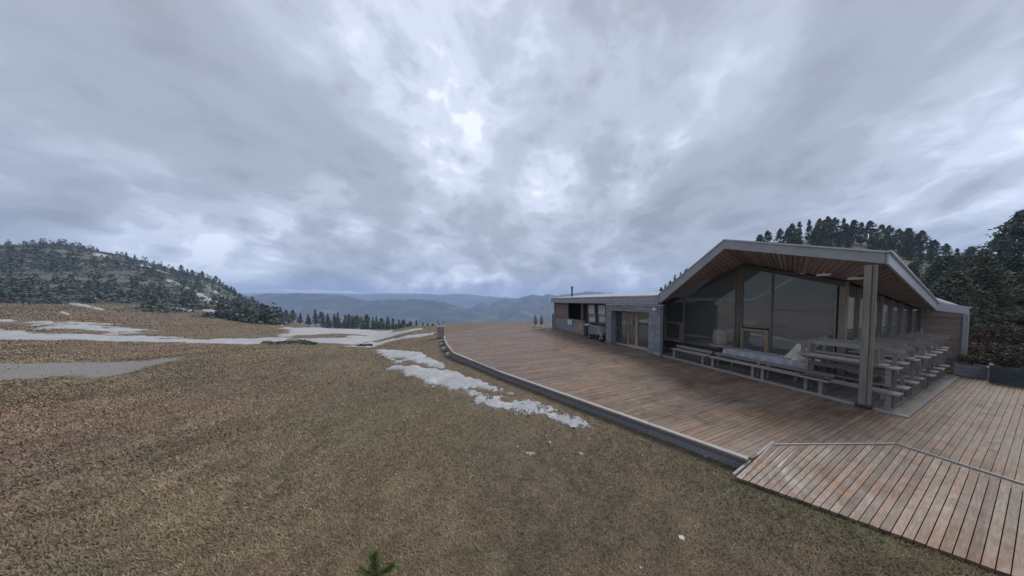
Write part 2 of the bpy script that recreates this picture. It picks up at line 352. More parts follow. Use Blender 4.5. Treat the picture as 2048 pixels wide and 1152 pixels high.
# ------------------------------------------------------------------ terrain
# columns: photo column -> knots (depth, height): entries >= 300 are photo rows the slope passes at that depth
COLS = {
 -500: [(9, -.4), (12, 726), (20, 690), (30, 655), (60, 600), (110, 520), (170, 430), (240, 55), (500, 40), (1100, -55)],
 128: [(6, -.32), (12, 730), (20, 690), (25, 675), (30, 660), (45, 628), (60, 608), (100, 562), (170, 486), (230, 45), (500, 0), (1100, -70)],
 240: [(6, -.32), (13, 722), (17, 708), (25, 684), (29, 672), (48, 634), (66, 610), (105, 574), (185, 508), (250, 32), (500, 0), (1100, -75)],
 330: [(7, -.29), (14, 710), (20, 698), (26, 686), (30, 677), (50, 640), (70, 614), (110, 588), (200, 534), (260, 22), (500, -20), (1100, -85)],
 420: [(8, -.29), (15, 702), (25, 689), (31, 680), (50, 645), (75, 619), (120, 595), (210, 556), (300, 8), (600, -40), (1100, -90)],
 500: [(9, -.29), (16, 697), (25, 691), (32, 684), (36, 678), (55, 648), (75, 632), (130, 616), (220, 600), (300, -4), (600, -50), (1100, -95)],
 560: [(9, -.29), (17, 693), (24, 691), (32, 684), (40, 669), (52, 656), (64, 645), (80, 643), (130, 640), (230, 637), (320, -30), (600, -60), (1100, -97)],
 660: [(9, -.29), (17, 694), (22, 692), (32, 681), (45, 668), (70, 658), (90, 657), (140, 657), (230, -36), (600, -75), (1100, -100)],
 750: [(9, -.29), (16, 698), (20, 697), (28, 690), (40, 678), (60, 664), (80, 658), (110, -13), (180, -30), (600, -80), (1100, -100)],
 830: [(9, -.27), (12, 719), (18, 691), (25, 673), (40, 657), (60, 651), (90, -9.5), (180, -30), (600, -80), (1100, -100)],
 880: [(9, -.25), (15, 703), (22, 671), (30, 659), (45, 650), (70, -5), (150, -25), (600, -75), (1100, -100)],
 960: [(9, -.25), (26, -.4), (36, 651), (50, 645), (66, -4), (150, -25), (600, -75), (1100, -100)],
 1110: [(9, -.25), (28, -.4), (38, -.9), (50, 644), (64, -3), (150, -20), (600, -60), (1100, -100)],
 1230: [(9, -.25), (30, -.4), (60, 0), (110, 612), (150, -2), (600, -50), (1100, -100)],
 1300: [(9, -.25), (30, -.4), (60, 1), (105, 603), (150, 3), (600, -45), (1100, -100)],
 1360: [(9, -.25), (28, -.3), (60, 3), (105, 570), (150, 12), (600, -30), (1100, -100)],
 1450: [(9, -.25), (25, -.2), (60, 8), (102, 530), (150, 20), (600, -30), (1100, -100)],
 1540: [(9, -.25), (22, 0), (50, 8), (100, 492), (150, 30), (600, -20), (1100, -100)],
 1650: [(9, -.25), (18, 0), (50, 9), (98, 468), (150, 36), (600, -20), (1100, -100)],
 1800: [(9, -.25), (15, 0), (45, 8), (88, 498), (130, 28), (600, -20), (1100, -100)],
 1930: [(9, -.25), (13, .1), (38, 6), (70, 530), (120, 17), (600, -30), (1100, -100)],
 2048: [(8, -.25), (11, 0), (30, 5), (60, 528), (110, 16), (600, -30), (1100, -100)],
 2700: [(7, -.25), (9, 0), (25, 5), (55, 520), (110, 18), (600, -30), (1100, -100)]}
R_GRID = np.exp(np.linspace(math.log(.4), math.log(3900), 300))
_th = []; _Z = []
for xc, kn in sorted(COLS.items()):
    tx = (xc - CX) / F; k = math.hypot(1, tx); rs = [.3, 2.]; zs = [-.25, -.25]
    for Y, h in kn:
        if h >= 300:
            d = ray(xc, h); h = CAMZ + d[2] * Y / d[1]
        rs.append(max(Y * k, rs[-1] + .1)); zs.append(h)
    rs = [min(r_0, 1500 + 0.01 * i_) for i_, r_0 in enumerate(rs)]; rs += [max(2000, rs[-1] * 1.1), 17000]; zs += [-118, -122]
    _th.append(math.atan(tx)); _Z.append(np.interp(np.log(R_GRID), np.log(rs), zs))
_th = np.array(_th); _Z = np.array(_Z)
# smooth along r a little
ker = np.array([1, 3, 5, 3, 1.]) / 13
_Z = np.stack([np.convolve(np.pad(z, 2, mode='edge'), ker, 'valid') for z in _Z])
def terr(X, Y):
    X = np.asarray(X, float); Y = np.asarray(Y, float)
    th = np.arctan2(X, Y); r = np.hypot(X, Y)
    thc = np.clip(th, _th[0], _th[-1])
    j = np.clip(np.searchsorted(_th, thc) - 1, 0, len(_th) - 2); f = (thc - _th[j]) / (_th[j + 1] - _th[j])
    f = f * f * (3 - 2 * f) * .5 + f * .5
    lr = np.clip((np.log(np.maximum(r, .4)) - math.log(.4)) / (math.log(3900) - math.log(.4)) * 299, 0, 298.999)
    i = lr.astype(int); g = lr - i
    z = (_Z[j, i] * (1 - g) + _Z[j, i + 1] * g) * (1 - f) + (_Z[j + 1, i] * (1 - g) + _Z[j + 1, i + 1] * g) * f
    back = np.clip((np.abs(th) - 1.9) / .6, 0, 1); z = z * (1 - back) + (-.3) * back * (r < 300) + z * back * (r >= 300)
    amp = np.clip((r - 2) / 40, .015, 1.0)
    z = z + amp * .10 * (fbm(X * .35, Y * .35, 3, 3) - .5) + np.clip((r - 60) / 200, 0, 3) * 2.2 * (fbm(X * .03, Y * .03, 4, 9) - .5)
    z = z + np.clip((r - 500) / 1500, 0, 1) * 30 * (fbm(X * .0024, Y * .0024, 5, 21) - .45)
    return z
def hit(x, y, tmin=1.5, tmax=2000):
    d = ray(x, y); t = np.exp(np.linspace(math.log(tmin), math.log(tmax), 1500))
    pz = CAMZ + d[2] * t; g = terr(d[0] * t, d[1] * t) - pz; k = np.argmax(g > 0)
    if not g[k] > 0: return None
    a = g[k - 1] if k else -1; w = a / (a - g[k]) if k else 0; tt = t[k - 1] + (t[k] - t[k - 1]) * w if k else t[0]
    X, Y = d[0] * tt, d[1] * tt; return np.array((X, Y, float(terr(X, Y))))
th = np.radians(np.concatenate([np.linspace(-180, -101, 20), np.linspace(-100, 100, 620), np.linspace(101, 180, 20)]))
rr = np.exp(np.concatenate([np.linspace(math.log(.4), math.log(60), 190), np.linspace(math.log(62), math.log(3850), 150)]))
T, Rr = np.meshgrid(th, rr); GX = Rr * np.sin(T); GY = Rr * np.cos(T)
V = np.stack([GX, GY, terr(GX, GY)], -1).reshape(-1, 3)
ground = grid_mesh('ground', V, len(th), len(rr), M['ground']); tag(ground, kind='structure')
ground.data.flip_normals()

def ridge(name, mat, D, pts, seed, depth, base, rough):
    xs = np.array([p[0] for p in pts], float); ys = np.array([p[1] for p in pts], float)
    px = np.linspace(xs[0], xs[-1], 260); py = np.interp(px, xs, ys)
    tx = (px - CX) / F; crest = CAMZ + (HZ - py) / F * D
    ss = np.concatenate([np.linspace(-1, 0, 26), np.linspace(.15, 1, 8)])
    out = []
    for s in ss:
        w = (1 - abs(s)) ** 1.25 if s < 0 else (1 - s) ** 1.1
        Y = D + s * depth; X = tx * D + (tx * s * depth) * .3
        rn = (fbm(X * .0035 + seed, np.full_like(X, Y * .0035), 5, seed) - .5)
        rd = 1 - 2 * np.abs(fbm(X * .0048, np.full_like(X, Y * .0018) + seed, 5, seed + 5) - .5)
        z = base + (crest - base) * w + rough * (rn * 1.2 + (rd - .75) * .9) * (1 - w * .6) * (1 if s < 0 else .4) + rough * .45 * (fbm(X * .018, np.full_like(X, Y * .018), 5, seed + 8) - .5)
        out.append(np.stack([X, np.full_like(X, Y), z], -1))
    o = grid_mesh(name, np.concatenate(out), 260, len(ss), mat); tag(o, kind='structure'); return o
ridge('mountain_range', M['mount'], 1250, [(380, 625), (440, 601), (500, 592), (520, 588), (560, 586), (640, 587), (690, 590), (712, 596), (735, 602), (760, 599), (830, 598), (870, 601), (905, 609), (950, 622), (1010, 640)], 11, 480, -125, 36)
ridge('mountain_range', M['mountfar'], 2950, [(340, 590), (430, 580), (480, 578), (520, 581), (560, 578), (640, 581), (700, 583), (735, 588), (780, 580), (830, 584), (880, 590), (920, 586), (960, 592), (1050, 598), (1150, 596)], 31, 700, -125, 56)
ridge('mountain_range', M['mount'], 1650, [(870, 648), (930, 618), (960, 606), (985, 603), (1000, 600), (1030, 597), (1060, 589), (1080, 592), (1100, 587), (1113, 594), (1130, 590), (1160, 585), (1200, 584), (1250, 592), (1330, 604)], 47, 680, -125, 62)

# haze: one closed box of even air round the whole place
hz, t, b = new_mat('mountain_haze'); t.nodes.remove(b)
pv = N(t, 'ShaderNodeVolumePrincipled', ins={'Color': (.50, .66, 1.0, 1), 'Density': .00038, 'Anisotropy': 0.1})
t.links.new(pv.outputs[0], t.nodes['Material Output'].inputs['Volume'])
hb = MB().box(-4300, 4300, -4300, 4300, -190, 200).build('haze', hz); tag(hb, kind='stuff')

# ------------------------------------------------------------------ snow, path
OUTL = []
def patch(name, poly_px, mat, T=.05, w=.18, edge=.05, cells=70, seed=0, nscale=3.0):
    """outline of photo points dropped on the slope, filled as a sheet with rounded ragged rim"""
    q = [hit(*p) for p in poly_px]; q = [p for p in q if p is not None]
    if len(q) < 4: return None
    pt = np.array([(math.atan2(p[0], p[1]), math.log(math.hypot(p[0], p[1]))) for p in q])
    OUTL.append(pt)
    lo = pt.min(0); hi = pt.max(0); pad = (hi - lo).max() * .04 + .002; lo = lo - pad; hi = hi + pad
    sz = hi - lo; st = max(sz.max() / (cells * 1.8), math.sqrt(sz[0] * sz[1]) / cells)
    nx = int(sz[0] / st) + 3; ny = int(sz[1] / st) + 3
    A, B = np.meshgrid(lo[0] + np.arange(nx) * st, lo[1] + np.arange(ny) * st); a = A.ravel(); b = B.ravel()
    d2 = np.full(a.shape, 1e9); ins = np.zeros(a.shape, bool); n = len(pt)
    for i in range(n):
        p0, p1 = pt[i], pt[(i + 1) % n]; e = p1 - p0; L = (e ** 2).sum() + 1e-12
        s = np.clip(((a - p0[0]) * e[0] + (b - p0[1]) * e[1]) / L, 0, 1)
        d2 = np.minimum(d2, (a - p0[0] - s * e[0]) ** 2 + (b - p0[1] - s * e[1]) ** 2)
        c = ((p0[1] > b) != (p1[1] > b)); xx = p0[0] + (b - p0[1]) / (p1[1] - p0[1] + 1e-12) * (p1[0] - p0[0]); ins ^= c & (a < xx)
    sd_ = np.sqrt(d2) * np.where(ins, 1, -1)
    r = np.exp(b); X = r * np.sin(a); Y = r * np.cos(a)
    k = 1 / (sz.min() * .5)
    sd_ = sd_ + edge * sz.min() * (fbm(a * k * nscale * .6 + seed, b * k * nscale * .6, 4, seed) - .52) * 2 + edge * .5 * sz.min() * (fbm(a * k * nscale * 3 + seed, b * k * nscale * 3, 3, seed + 3) - .5) * 2
    m = sd_ > 0; dm = sd_ * r
    h = np.where(m, T * np.sqrt(np.clip(dm / w, 0, 1)) * (.75 + .5 * fbm(X * 1.3, Y * 1.3, 3, seed)) + .006, -.05 - .01 * r * .02)
    Vv = np.stack([X, Y, terr(X, Y) + h], -1)
    if not m.any(): return None
    o = grid_mesh(name, Vv, nx, ny, mat, m); o.data.flip_normals(); return o
def in_outline(X, Y):
    a = np.arctan2(X, Y); b = np.log(np.hypot(X, Y)); res = np.zeros(a.shape, bool)
    for pt in OUTL:
        m = np.nonzero((a > pt[:, 0].min()) & (a < pt[:, 0].max()) & (b > pt[:, 1].min()) & (b < pt[:, 1].max()))[0]
        if not len(m): continue
        ins = np.zeros(len(m), bool); am, bm = a[m], b[m]
        for i in range(len(pt)):
            p0, p1 = pt[i], pt[(i + 1) % len(pt)]; c = (p0[1] > bm) != (p1[1] > bm); ins ^= c & (am < p0[0] + (bm - p0[1]) / (p1[1] - p0[1] + 1e-12) * (p1[0] - p0[0]))
        res[m] |= ins
    return res
SNOW = [
 ('long white snow band crossing the left meadow below the brown slope', [(-160, 655), (100, 665), (200, 671), (330, 677), (420, 680), (500, 678), (545, 673), (600, 676), (560, 683), (500, 689), (420, 687), (330, 684), (200, 682), (100, 681), (-160, 676)], .3, .6, .05),
 ('upper streaky snow band at the left edge of the meadow', [(-120, 630), (60, 640), (180, 648), (215, 651), (300, 661), (330, 668), (300, 669), (240, 669), (180, 664), (90, 656), (-120, 642)], .3, .6, .14),
 ('thin snow streak trailing below the upper snow band', [(250, 671), (320, 673), (380, 677), (330, 676), (270, 674)], .2, .5, .12),
 ('snow tongue running down beside the yellow signpost to the saddle', [(548, 638), (556, 643), (575, 652), (590, 656), (660, 657), (740, 660), (790, 663), (800, 667), (720, 669), (660, 667), (600, 672), (540, 677), (562, 668), (568, 660), (560, 650)], .35, .6, .05),
 ('broad snow strip on the saddle below the dark shrubs', [(560, 681), (600, 677), (680, 676), (720, 672), (770, 670), (800, 664), (845, 656), (852, 658), (820, 664), (790, 672), (740, 681), (700, 689), (640, 687), (600, 681)], .35, .6, .05),
 ('narrow snow strip climbing the bank towards the deck end', [(690, 693), (740, 683), (800, 675), (862, 667), (864, 669), (830, 676), (770, 686), (735, 695)], .3, .5, .05),
 ('snow patch on the brown bank left of the stone blocks', [(735, 700), (780, 699), (820, 702), (845, 704), (852, 714), (870, 724), (892, 736), (880, 740), (850, 732), (800, 719), (760, 708)], .08, .25, .07),
 ('largest snow patch on the grass in front of the deck', [(786, 735), (830, 733), (880, 744), (930, 751), (960, 758), (1000, 775), (1020, 787), (985, 785), (950, 779), (962, 790), (900, 785), (870, 777), (835, 758)], .08, .22, .06),
 ('ragged snow strip below the largest snow patch', [(930, 786), (970, 790), (1000, 799), (1022, 811), (1000, 813), (955, 801)], .05, .15, .2),
 ('broken snow remnant between two longer snow strips', [(985, 811), (1025, 804), (1055, 804), (1080, 812), (1108, 824), (1075, 829), (1040, 826), (1005, 821)], .05, .15, .32),
 ('lowest snow strip, pointing at the deck edge', [(1062, 823), (1105, 826), (1132, 832), (1156, 840), (1178, 855), (1145, 854), (1110, 841)], .05, .15, .2),
 ('tiny T-shaped snow remnant alone on the grass', [(1047, 904), (1068, 906), (1070, 910), (1062, 911), (1058, 918), (1055, 911)], .03, .06, .12),
 ('tiny snow crumb right of the T-shaped remnant', [(1157, 904), (1166, 906), (1168, 911), (1160, 910)], .03, .05, .1),
 ('small dirty snow lump under the deck edge near the ramp', [(1402, 906), (1414, 907), (1421, 913), (1410, 915)], .06, .06, .08),
 ('small thin snow streak beside the snow patch on the bank', [(775, 716), (800, 722), (815, 728), (795, 727)], .05, .15, .12),
]
for i, (lab, pl, T_, w_, e_) in enumerate(SNOW):
    o = patch('snow_patch', pl, M['snow'], T_ * (.7 if T_ < .15 else .25), w_, e_ * 1.7, 120, 100 + i, 4.0)
    if o: tag(o, lab, 'snow patch', 'snow patches on the meadow')
HS = [(405, 592, 34, 10), (425, 603, 40, 7), (441, 607, 26, 5), (430, 583, 16, 5), (447, 594, 12, 5), (415, 573, 12, 4), (345, 563, 26, 6), (322, 543, 22, 5), (335, 540, 14, 4), (290, 532, 30, 5), (205, 510, 36, 5), (232, 507, 20, 4), (168, 588, 20, 4), (190, 597, 16, 4), (160, 609, 34, 5), (196, 617, 20, 3), (365, 619, 40, 4), (425, 622, 34, 4), (470, 622, 30, 4), (482, 630, 34, 5), (380, 578, 20, 6), (130, 626, 14, 4), (450, 615, 20, 4), (240, 580, 22, 4), (165, 480, 16, 4)]
for i, (x, y, wx, wy) in enumerate(HS):
    wx *= 1.25; s = wy * 1.25
    o = patch('snow_patch', [(x - wx / 2, y - s * .6), (x - wx * .1, y - s * .4), (x + wx / 2, y + s * .5), (x + wx * .45, y + s), (x, y + s * .6), (x - wx * .45, y + s * .1)], M['snow'], .4, 1.6, .09, 44, 300 + i)
    if o: tag(o, ('white snow remnant on the bare steep right end of the left mountain flank' if x > 400 and y < 612 else 'thin snow streak along the foot of the left mountain flank' if y > 600 else 'small white snow remnant high among the trees of the left mountain flank'), 'snow patch', 'snow remnants on the left mountain flank')
o = patch('gravel_path', [(-150, 728), (60, 728), (128, 727), (240, 724), (355, 716), (345, 722), (300, 735), (250, 748), (190, 756), (128, 756), (60, 758), (-150, 765)], M['gravel'], .012, .3, .14, 110, 55, 5.0); tag(o, kind='structure')

# ------------------------------------------------------------------ deck
FRONT = [(20.84, -.17), (17.5, -.05), (13.91, .38), (9.43, 2.06), (5.46, 3.84), (2.25, 5.27)]      # (v, u) of the front edge
def front_u(v):
    if v >= 20.84: return -.17 + (v - 20.84) * 6.25 / 6.84
    if v >= 2.25: return float(np.interp(v, [p[0] for p in FRONT[::-1]], [p[1] for p in FRONT[::-1]]))
    return notch_u(v)
def rback_u(v): return 6.21 + (2.12 - v) * 2.21 if v > 1.18 else 8.3
def notch_u(v): return rback_u(v) - .25
def rfront_u(v): return 4.71 + (2.28 - v) * .577
def back_u(v):
    if v > 22.4: return 13.0
    if v > 8.45: return 11.15
    if v > 1.45: return 10.8
    return 21.0
deck = hut('deck'); tag(deck, 'broad weathered brown timber terrace deck in front of the hut', kind='structure')
BW = .09; GAP = .006; boards = []
v = 2.25 - 70 * BW + 1e-4; row = 0
while v < 27.6:
    v0, v1 = v, v + BW - GAP
    fa, fb = front_u(v0), front_u(v1); ba, bb = back_u(v0), back_u(v1)
    if min(ba, bb) - max(fa, fb) > .1:
        cuts = []; off = [0, 2.0, 1.0, 3.0][row % 4] + random.uniform(-.05, .05); x = -8 + off
        lo, hi = max(fa, fb), min(ba, bb)
        while x < hi:
            if x > lo + .4 and x < hi - .4: cuts.append(x)
            x += 4.0
        e = [None] + cuts + [None]
        for i in range(len(e) - 1):
            a0, a1 = (fa, fb) if e[i] is None else (e[i] + .003,) * 2
            c0, c1 = (ba, bb) if e[i + 1] is None else (e[i + 1] - .003,) * 2
            dz = random.uniform(-.004, .004)
            boards.append(((a0 + c0) / 2, (v0 + v1) / 2, [(a0, v0, dz), (c0, v0, dz + random.uniform(-.003, .003)), (c1, v1, dz), (a1, v1, dz)], c0 - a0))
    v += BW; row += 1
def seen(bd):
    X, Y, _ = W(bd[0], bd[1]); 
    if Y < 1.5: return -1
    x = CX + F * X / Y
    return (bd[3] ** .5 / (X * X + Y * Y + 4)) * (1 if x < 2120 else .02)
boards.sort(key=seen, reverse=True)
rest = MB()
for i, bd in enumerate(boards):
    r = random.uniform(.01, .99)
    if i < 290:
        MB().quadprism([(p[0], p[1], p[2] - .035) for p in bd[2]], (0, 0, .035), r).build('plank', M['plank'], deck)
    else: rest.quadprism([(p[0], p[1], p[2] - .035) for p in bd[2]], (0, 0, .035), r)
tag(rest.build('far_planks', M['plank'], deck), kind='stuff')
# edge boards along the front
ev = [20.84, 19.5, 18, 16.4, 15, 13.91, 11.7, 9.43, 7.5, 5.46, 3.9, 2.26]
for i in range(len(ev) - 1):
    (va, vb) = ev[i], ev[i + 1]; a = (front_u(va), va); b_ = (front_u(vb), vb)
    d = Vector((b_[0] - a[0], b_[1] - a[1])).normalized(); n = Vector((d.y, -d.x))
    if n.x > 0: n = -n
    a_ = Vector(a) + d * .003; e_ = Vector(b_) - d * .003
    def strip(o0, o1, z0, z1): 
        return MB().quadprism([(a_.x + n.x * o0, a_.y + n.y * o0, z0), (e_.x + n.x * o0, e_.y + n.y * o0, z0), (e_.x + n.x * o1, e_.y + n.y * o1, z0), (a_.x + n.x * o1, a_.y + n.y * o1, z0)], (0, 0, z1 - z0), random.random())
    strip(.002, .11, -.02, .018).build('edge_cap', M['cap'], deck)
    strip(.02, .06, -.105, -.024).build('edge_board', M['edge'], deck)
    strip(.035, .09, -.36, -.115).build('lower_edge_board', M['edge'], deck)
# notch and end boards
MB().box(5.3, 6.2, 2.222, 2.244, -.3, -.002).build('edge_board', M['edge'], deck)
MB().quadprism([(-.17, 20.84, -.35), (6.05, 27.64, -.35), (6.0, 27.7, -.35), (-.22, 20.9, -.35)], (0, 0, .37)).build('edge_cap', M['cap'], deck)
MB().box(6.0, 13, 27.6, 27.68, -.35, .03).build('edge_cap', M['cap'], deck)
# ramp
ramp_o = hut('ramp'); tag(ramp_o, 'short reddish plank ramp laid over the deck edge down to the grass', 'ramp')
BW = .078; v = 2.215 - BW; row = 0
while v > -3.9:
    v0, v1 = v, v + BW - .008
    q = []
    for vv, uu in ((v0, rfront_u(v0)), (v0, rback_u(v0)), (v1, rback_u(v1)), (v1, rfront_u(v1))):
        f0 = rfront_u(vv); b0_ = rback_u(vv); q.append((uu, vv, -.18 + .275 * (uu - f0) / max(.6, b0_ - f0) + random.uniform(-.004, .004)))
    if q[1][0] - q[0][0] > .15: MB().quadprism([(p[0], p[1], p[2] - .045) for p in q], (0, 0, .045), random.uniform(.01, .99)).build('plank', M['ramp'], ramp_o)
    v -= BW; row += 1
MB().bar((rfront_u(2.2) + .06, 2.2, -.265), (rfront_u(-3.8) + .06, -3.8, -.265), .05, .07).build('front_beam', M['darkwood'], ramp_o)
MB().bar((4.74, 2.24, -.165), (6.16, 2.24, .08), .035, .05).build('side_board', M['cap'], ramp_o)
MB().bar((rback_u(2.2) + .0, 2.2, .085), (8.31, 1.2, .105), .035, .035).build('back_trim', M['cap'], ramp_o)
MB().bar((8.32, 1.19, .105), (8.32, -3.8, .105), .035, .035).build('back_trim', M['cap'], ramp_o)

# covered terrace floor
terr_f = hut('covered_floor'); tag(terr_f, 'grey board floor of the covered terrace under the hall roof', kind='structure')
v = 1.5
while v < 10.3:
    MB().box(10.84, 13.4 if v > 2.9 else 19.6, v, v + .2 - .012, -.05, .012 + random.uniform(0, .004), random.uniform(.01, .99)).build('floor_board', M['floor'], terr_f); v += .2
MB().box(10.72, 10.83, 1.4, 8.45, -.06, .05, .5).build('border_board', M['cap'], terr_f)
MB().box(10.84, 18.4, 1.40, 1.49, -.06, .04, .5).build('border_board', M['edge'], terr_f)

# ------------------------------------------------------------------ hall
hall = hut('glazed_hall'); tag(hall, 'large glazed timber hall with folded grey gable roof and wooden soffit', 'building')
U0 = 10.77; UG = 13.2
FLt, FLb = (U0, 8.78, 3.33), (U0, 8.70, 2.86); Rt, Rb = (U0, 5.64, 5.56), (U0, 5.63, 5.20); Ct, Cb = (U0, 1.86, 4.30), (U0, 1.86, 4.0)
GL, GP, GR = (UG, 10.29, 2.90), (UG, 6.04, 4.81), (UG, 3.01, 3.72)
F2t, F2b = (19.6, 2.10, 2.90), (19.6, 2.10, 2.58); F3t, F3b = (19.75, 1.45, 2.70), (19.75, 1.45, 2.46); GS = (19.3, 2.35, 2.62)
def lerp(a, b, t): return tuple(x + (y - x) * t for x, y in zip(a, b))
def fascia(a, b, c, d, th=(-.05, 0, 0), mat='fascia', name='fascia'):   # a,b top, c,d bottom
    return MB().quadprism([a, b, d, c], th, .5).build(name, M[mat], hall)
fascia(FLt, Rt, FLb, Rb); fascia(Rt, Ct, Rb, Cb)
fascia(lerp(Ct, F2t, .006), F2t, lerp(Cb, F2b, .006), F2b, (0, -.05, 0), 'flash'); fascia(F2t, F3t, F2b, F3b, (-.05, -.05, 0), 'flash')
# flashing caps
for a, b_ in ((FLt, Rt), (Rt, Ct)):
    MB().quadprism([(a[0] - .09, a[1], a[2] - .01), (b_[0] - .09, b_[1], b_[2] - .01), (b_[0] + .1, b_[1], b_[2] - .01), (a[0] + .1, a[1], a[2] - .01)], (0, 0, .05)).build('flashing', M['flash'], hall)
for a, b_ in ((Ct, F2t), (F2t, F3t)):
    MB().quadprism([(a[0], a[1] - .1, a[2] - .005), (b_[0], b_[1] - .1, b_[2] - .005), (b_[0], b_[1] + .12, b_[2] - .005), (a[0], a[1] + .12, a[2] - .005)], (0, 0, .05)).build('flashing', M['flash'], hall)
# roof skins
RB = (20.5, 5.64, 5.5); LB = (20.5, 8.78, 3.3); F4 = (20.5, 1.5, 2.7)
MB().quadprism([(U0 + .02, FLt[1], FLt[2] - .03), (U0 + .02, Rt[1], Rt[2] - .03), (RB[0], RB[1], RB[2] - .03), (LB[0], LB[1], LB[2] - .03)], (0, 0, -.1)).build('roof', M['roof'], hall)
MB().prism([(U0 + .02, Rt[1] - .003, Rt[2] - .03), (U0 + .02, Ct[1] + .01, Ct[2] - .03), (RB[0], RB[1] - .003, RB[2] - .03)], (0, 0, -.1)).build('roof', M['roof'], hall)
MB().prism([(U0 + .03, Ct[1] + .012, Ct[2] - .032), (F2t[0], F2t[1] + .01, F2t[2] - .03), (RB[0], RB[1] - .006, RB[2] - .032)], (0, 0, -.1)).build('roof', M['roof'], hall)
MB().prism([(F2t[0] + .01, F2t[1], F2t[2] - .035), (F3t[0], F3t[1] + .02, F3t[2] - .035), F4, (RB[0], RB[1] - .01, RB[2] - .04)], (0, 0, -.1)).build('roof', M['roof'], hall)
# soffit boards, front edge to glass wall
def soffit(A, B, C, Dd, n, mat, t0=.0, t1=1.0):
    for i in range(n):
        a, b_ = t0 + (t1 - t0) * i / n, t0 + (t1 - t0) * (i + 1) / n - .16 / n * (t1 - t0)
        MB().quadprism([lerp(A, B, a), lerp(A, B, b_), lerp(C, Dd, b_), lerp(C, Dd, a)], (0, 0, .025), random.uniform(.01, .99)).build('soffit_board', M[mat], hall)
sh = lambda p, dz=-.012, du=.012: (p[0] + du, p[1], p[2] + dz)
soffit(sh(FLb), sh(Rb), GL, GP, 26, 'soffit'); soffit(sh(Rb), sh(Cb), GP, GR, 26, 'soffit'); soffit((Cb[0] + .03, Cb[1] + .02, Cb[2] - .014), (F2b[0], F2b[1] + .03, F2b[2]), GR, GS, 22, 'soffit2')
# posts: front post, corner post, inner post
bevel(MB().box(10.67, 10.84, 2.03, 2.16, .0, 3.99).build('post', M['post'], hall), .01)
bevel(MB().box(10.70, 10.79, 1.955, 2.026, .0, 3.98).build('post', M['post'], hall), .01)
bevel(MB().box(10.63, 10.88, 1.92, 2.2, .014, .1).build('post_foot', M['black'], hall), .01)
bevel(MB().box(13.08, 13.26, 2.97, 3.15, 0, 3.70).build('post', M['post'], hall), .01)
bevel(MB().box(13.08, 13.26, 6.12, 6.30, 0, 4.68).build('post', M['post'], hall), .01)
# glass wall
def gtop(v): return float(np.interp(v, [3.01, 6.04, 10.29], [3.72, 4.81, 2.90]))
gv = [10.24, 8.98, 6.34]; gv2 = [6.08, 5.0, 3.22]
def zbar(va, vb, z0, z1, mat='greywood', name='mullion', u0=13.1, u1=13.24): return MB().box(u0, u1, va, vb, z0, z1).build(name, M[mat], hall)
for seq in (gv, gv2):
    for i in range(2):
        a, b_ = seq[i] - .03, seq[i + 1] + .03
        win = i == 0; zs = [.5, 1.72, None] if win else ([.5, 2.62, None] if (seq is gv2 and i == 1) else [.5, None])
        for k in range(len(zs) - 1):
            z0 = zs[k] + .03
            if zs[k + 1] is None:
                ta, tb = gtop(a) - .1, gtop(b_) - .1
                pts = [(13.17, a, z0), (13.17, b_, z0), (13.17, b_, max(z0 + .02, tb)), (13.17, a, max(z0 + .02, ta))]
            else: pts = [(13.17, a, z0), (13.17, b_, z0), (13.17, b_, zs[k + 1] - .03), (13.17, a, zs[k + 1] - .03)]
            if k == 0 and win: continue
            MB().prism(pts, (.012, 0, 0)).build('pane', M['glass'], hall)
        for z in ((.5, 2.62) if (seq is gv2 and i == 1) else (.5,)): zbar(b_, a, z - .03, z + .03)
    for x in seq: zbar(x - .018, x + .018, .0, gtop(x) - .05, u0=13.09, u1=13.25)
MB().box(13.12, 13.22, 3.2, 10.24, .012, .468).build('base_wall', M['darkwood'], hall)
for a, b_ in ((GL, GP), (GP, GR)):
    MB().quadprism([(13.06, a[1], a[2] - .22), (13.06, b_[1], b_[2] - .22), (13.06, b_[1], b_[2] - .03), (13.06, a[1], a[2] - .03)], (.22, 0, 0), .3).build('head_beam', M['darkwood'], hall)
# timber framed windows in the glass wall
for va, vb, z0, z1, tilt, lab in ((10.2, 9.02, .55, 1.69, 0, None), (6.04, 5.03, .56, 1.69, .06, None)):
    w = MB()
    t_ = .11
    w.box(12.98 , 13.2, vb, vb + t_, z0, z1).box(12.98, 13.2, va - t_, va, z0, z1).box(12.98, 13.2, vb + t_, va - t_, z0, z0 + t_).box(12.98, 13.2, vb + t_, va - t_, z1 - t_, z1)
    wo = w.build('window', M['frame'], hall)
    MB().box(13.07, 13.085, vb + t_, va - t_, z0 + t_, z1 - t_).build('pane', M['glass'], wo)
    MB().box(12.9, 13.05, vb - .03, va + .03, z0 - .05, z0 - .004).build('sill', M['flash'], wo)
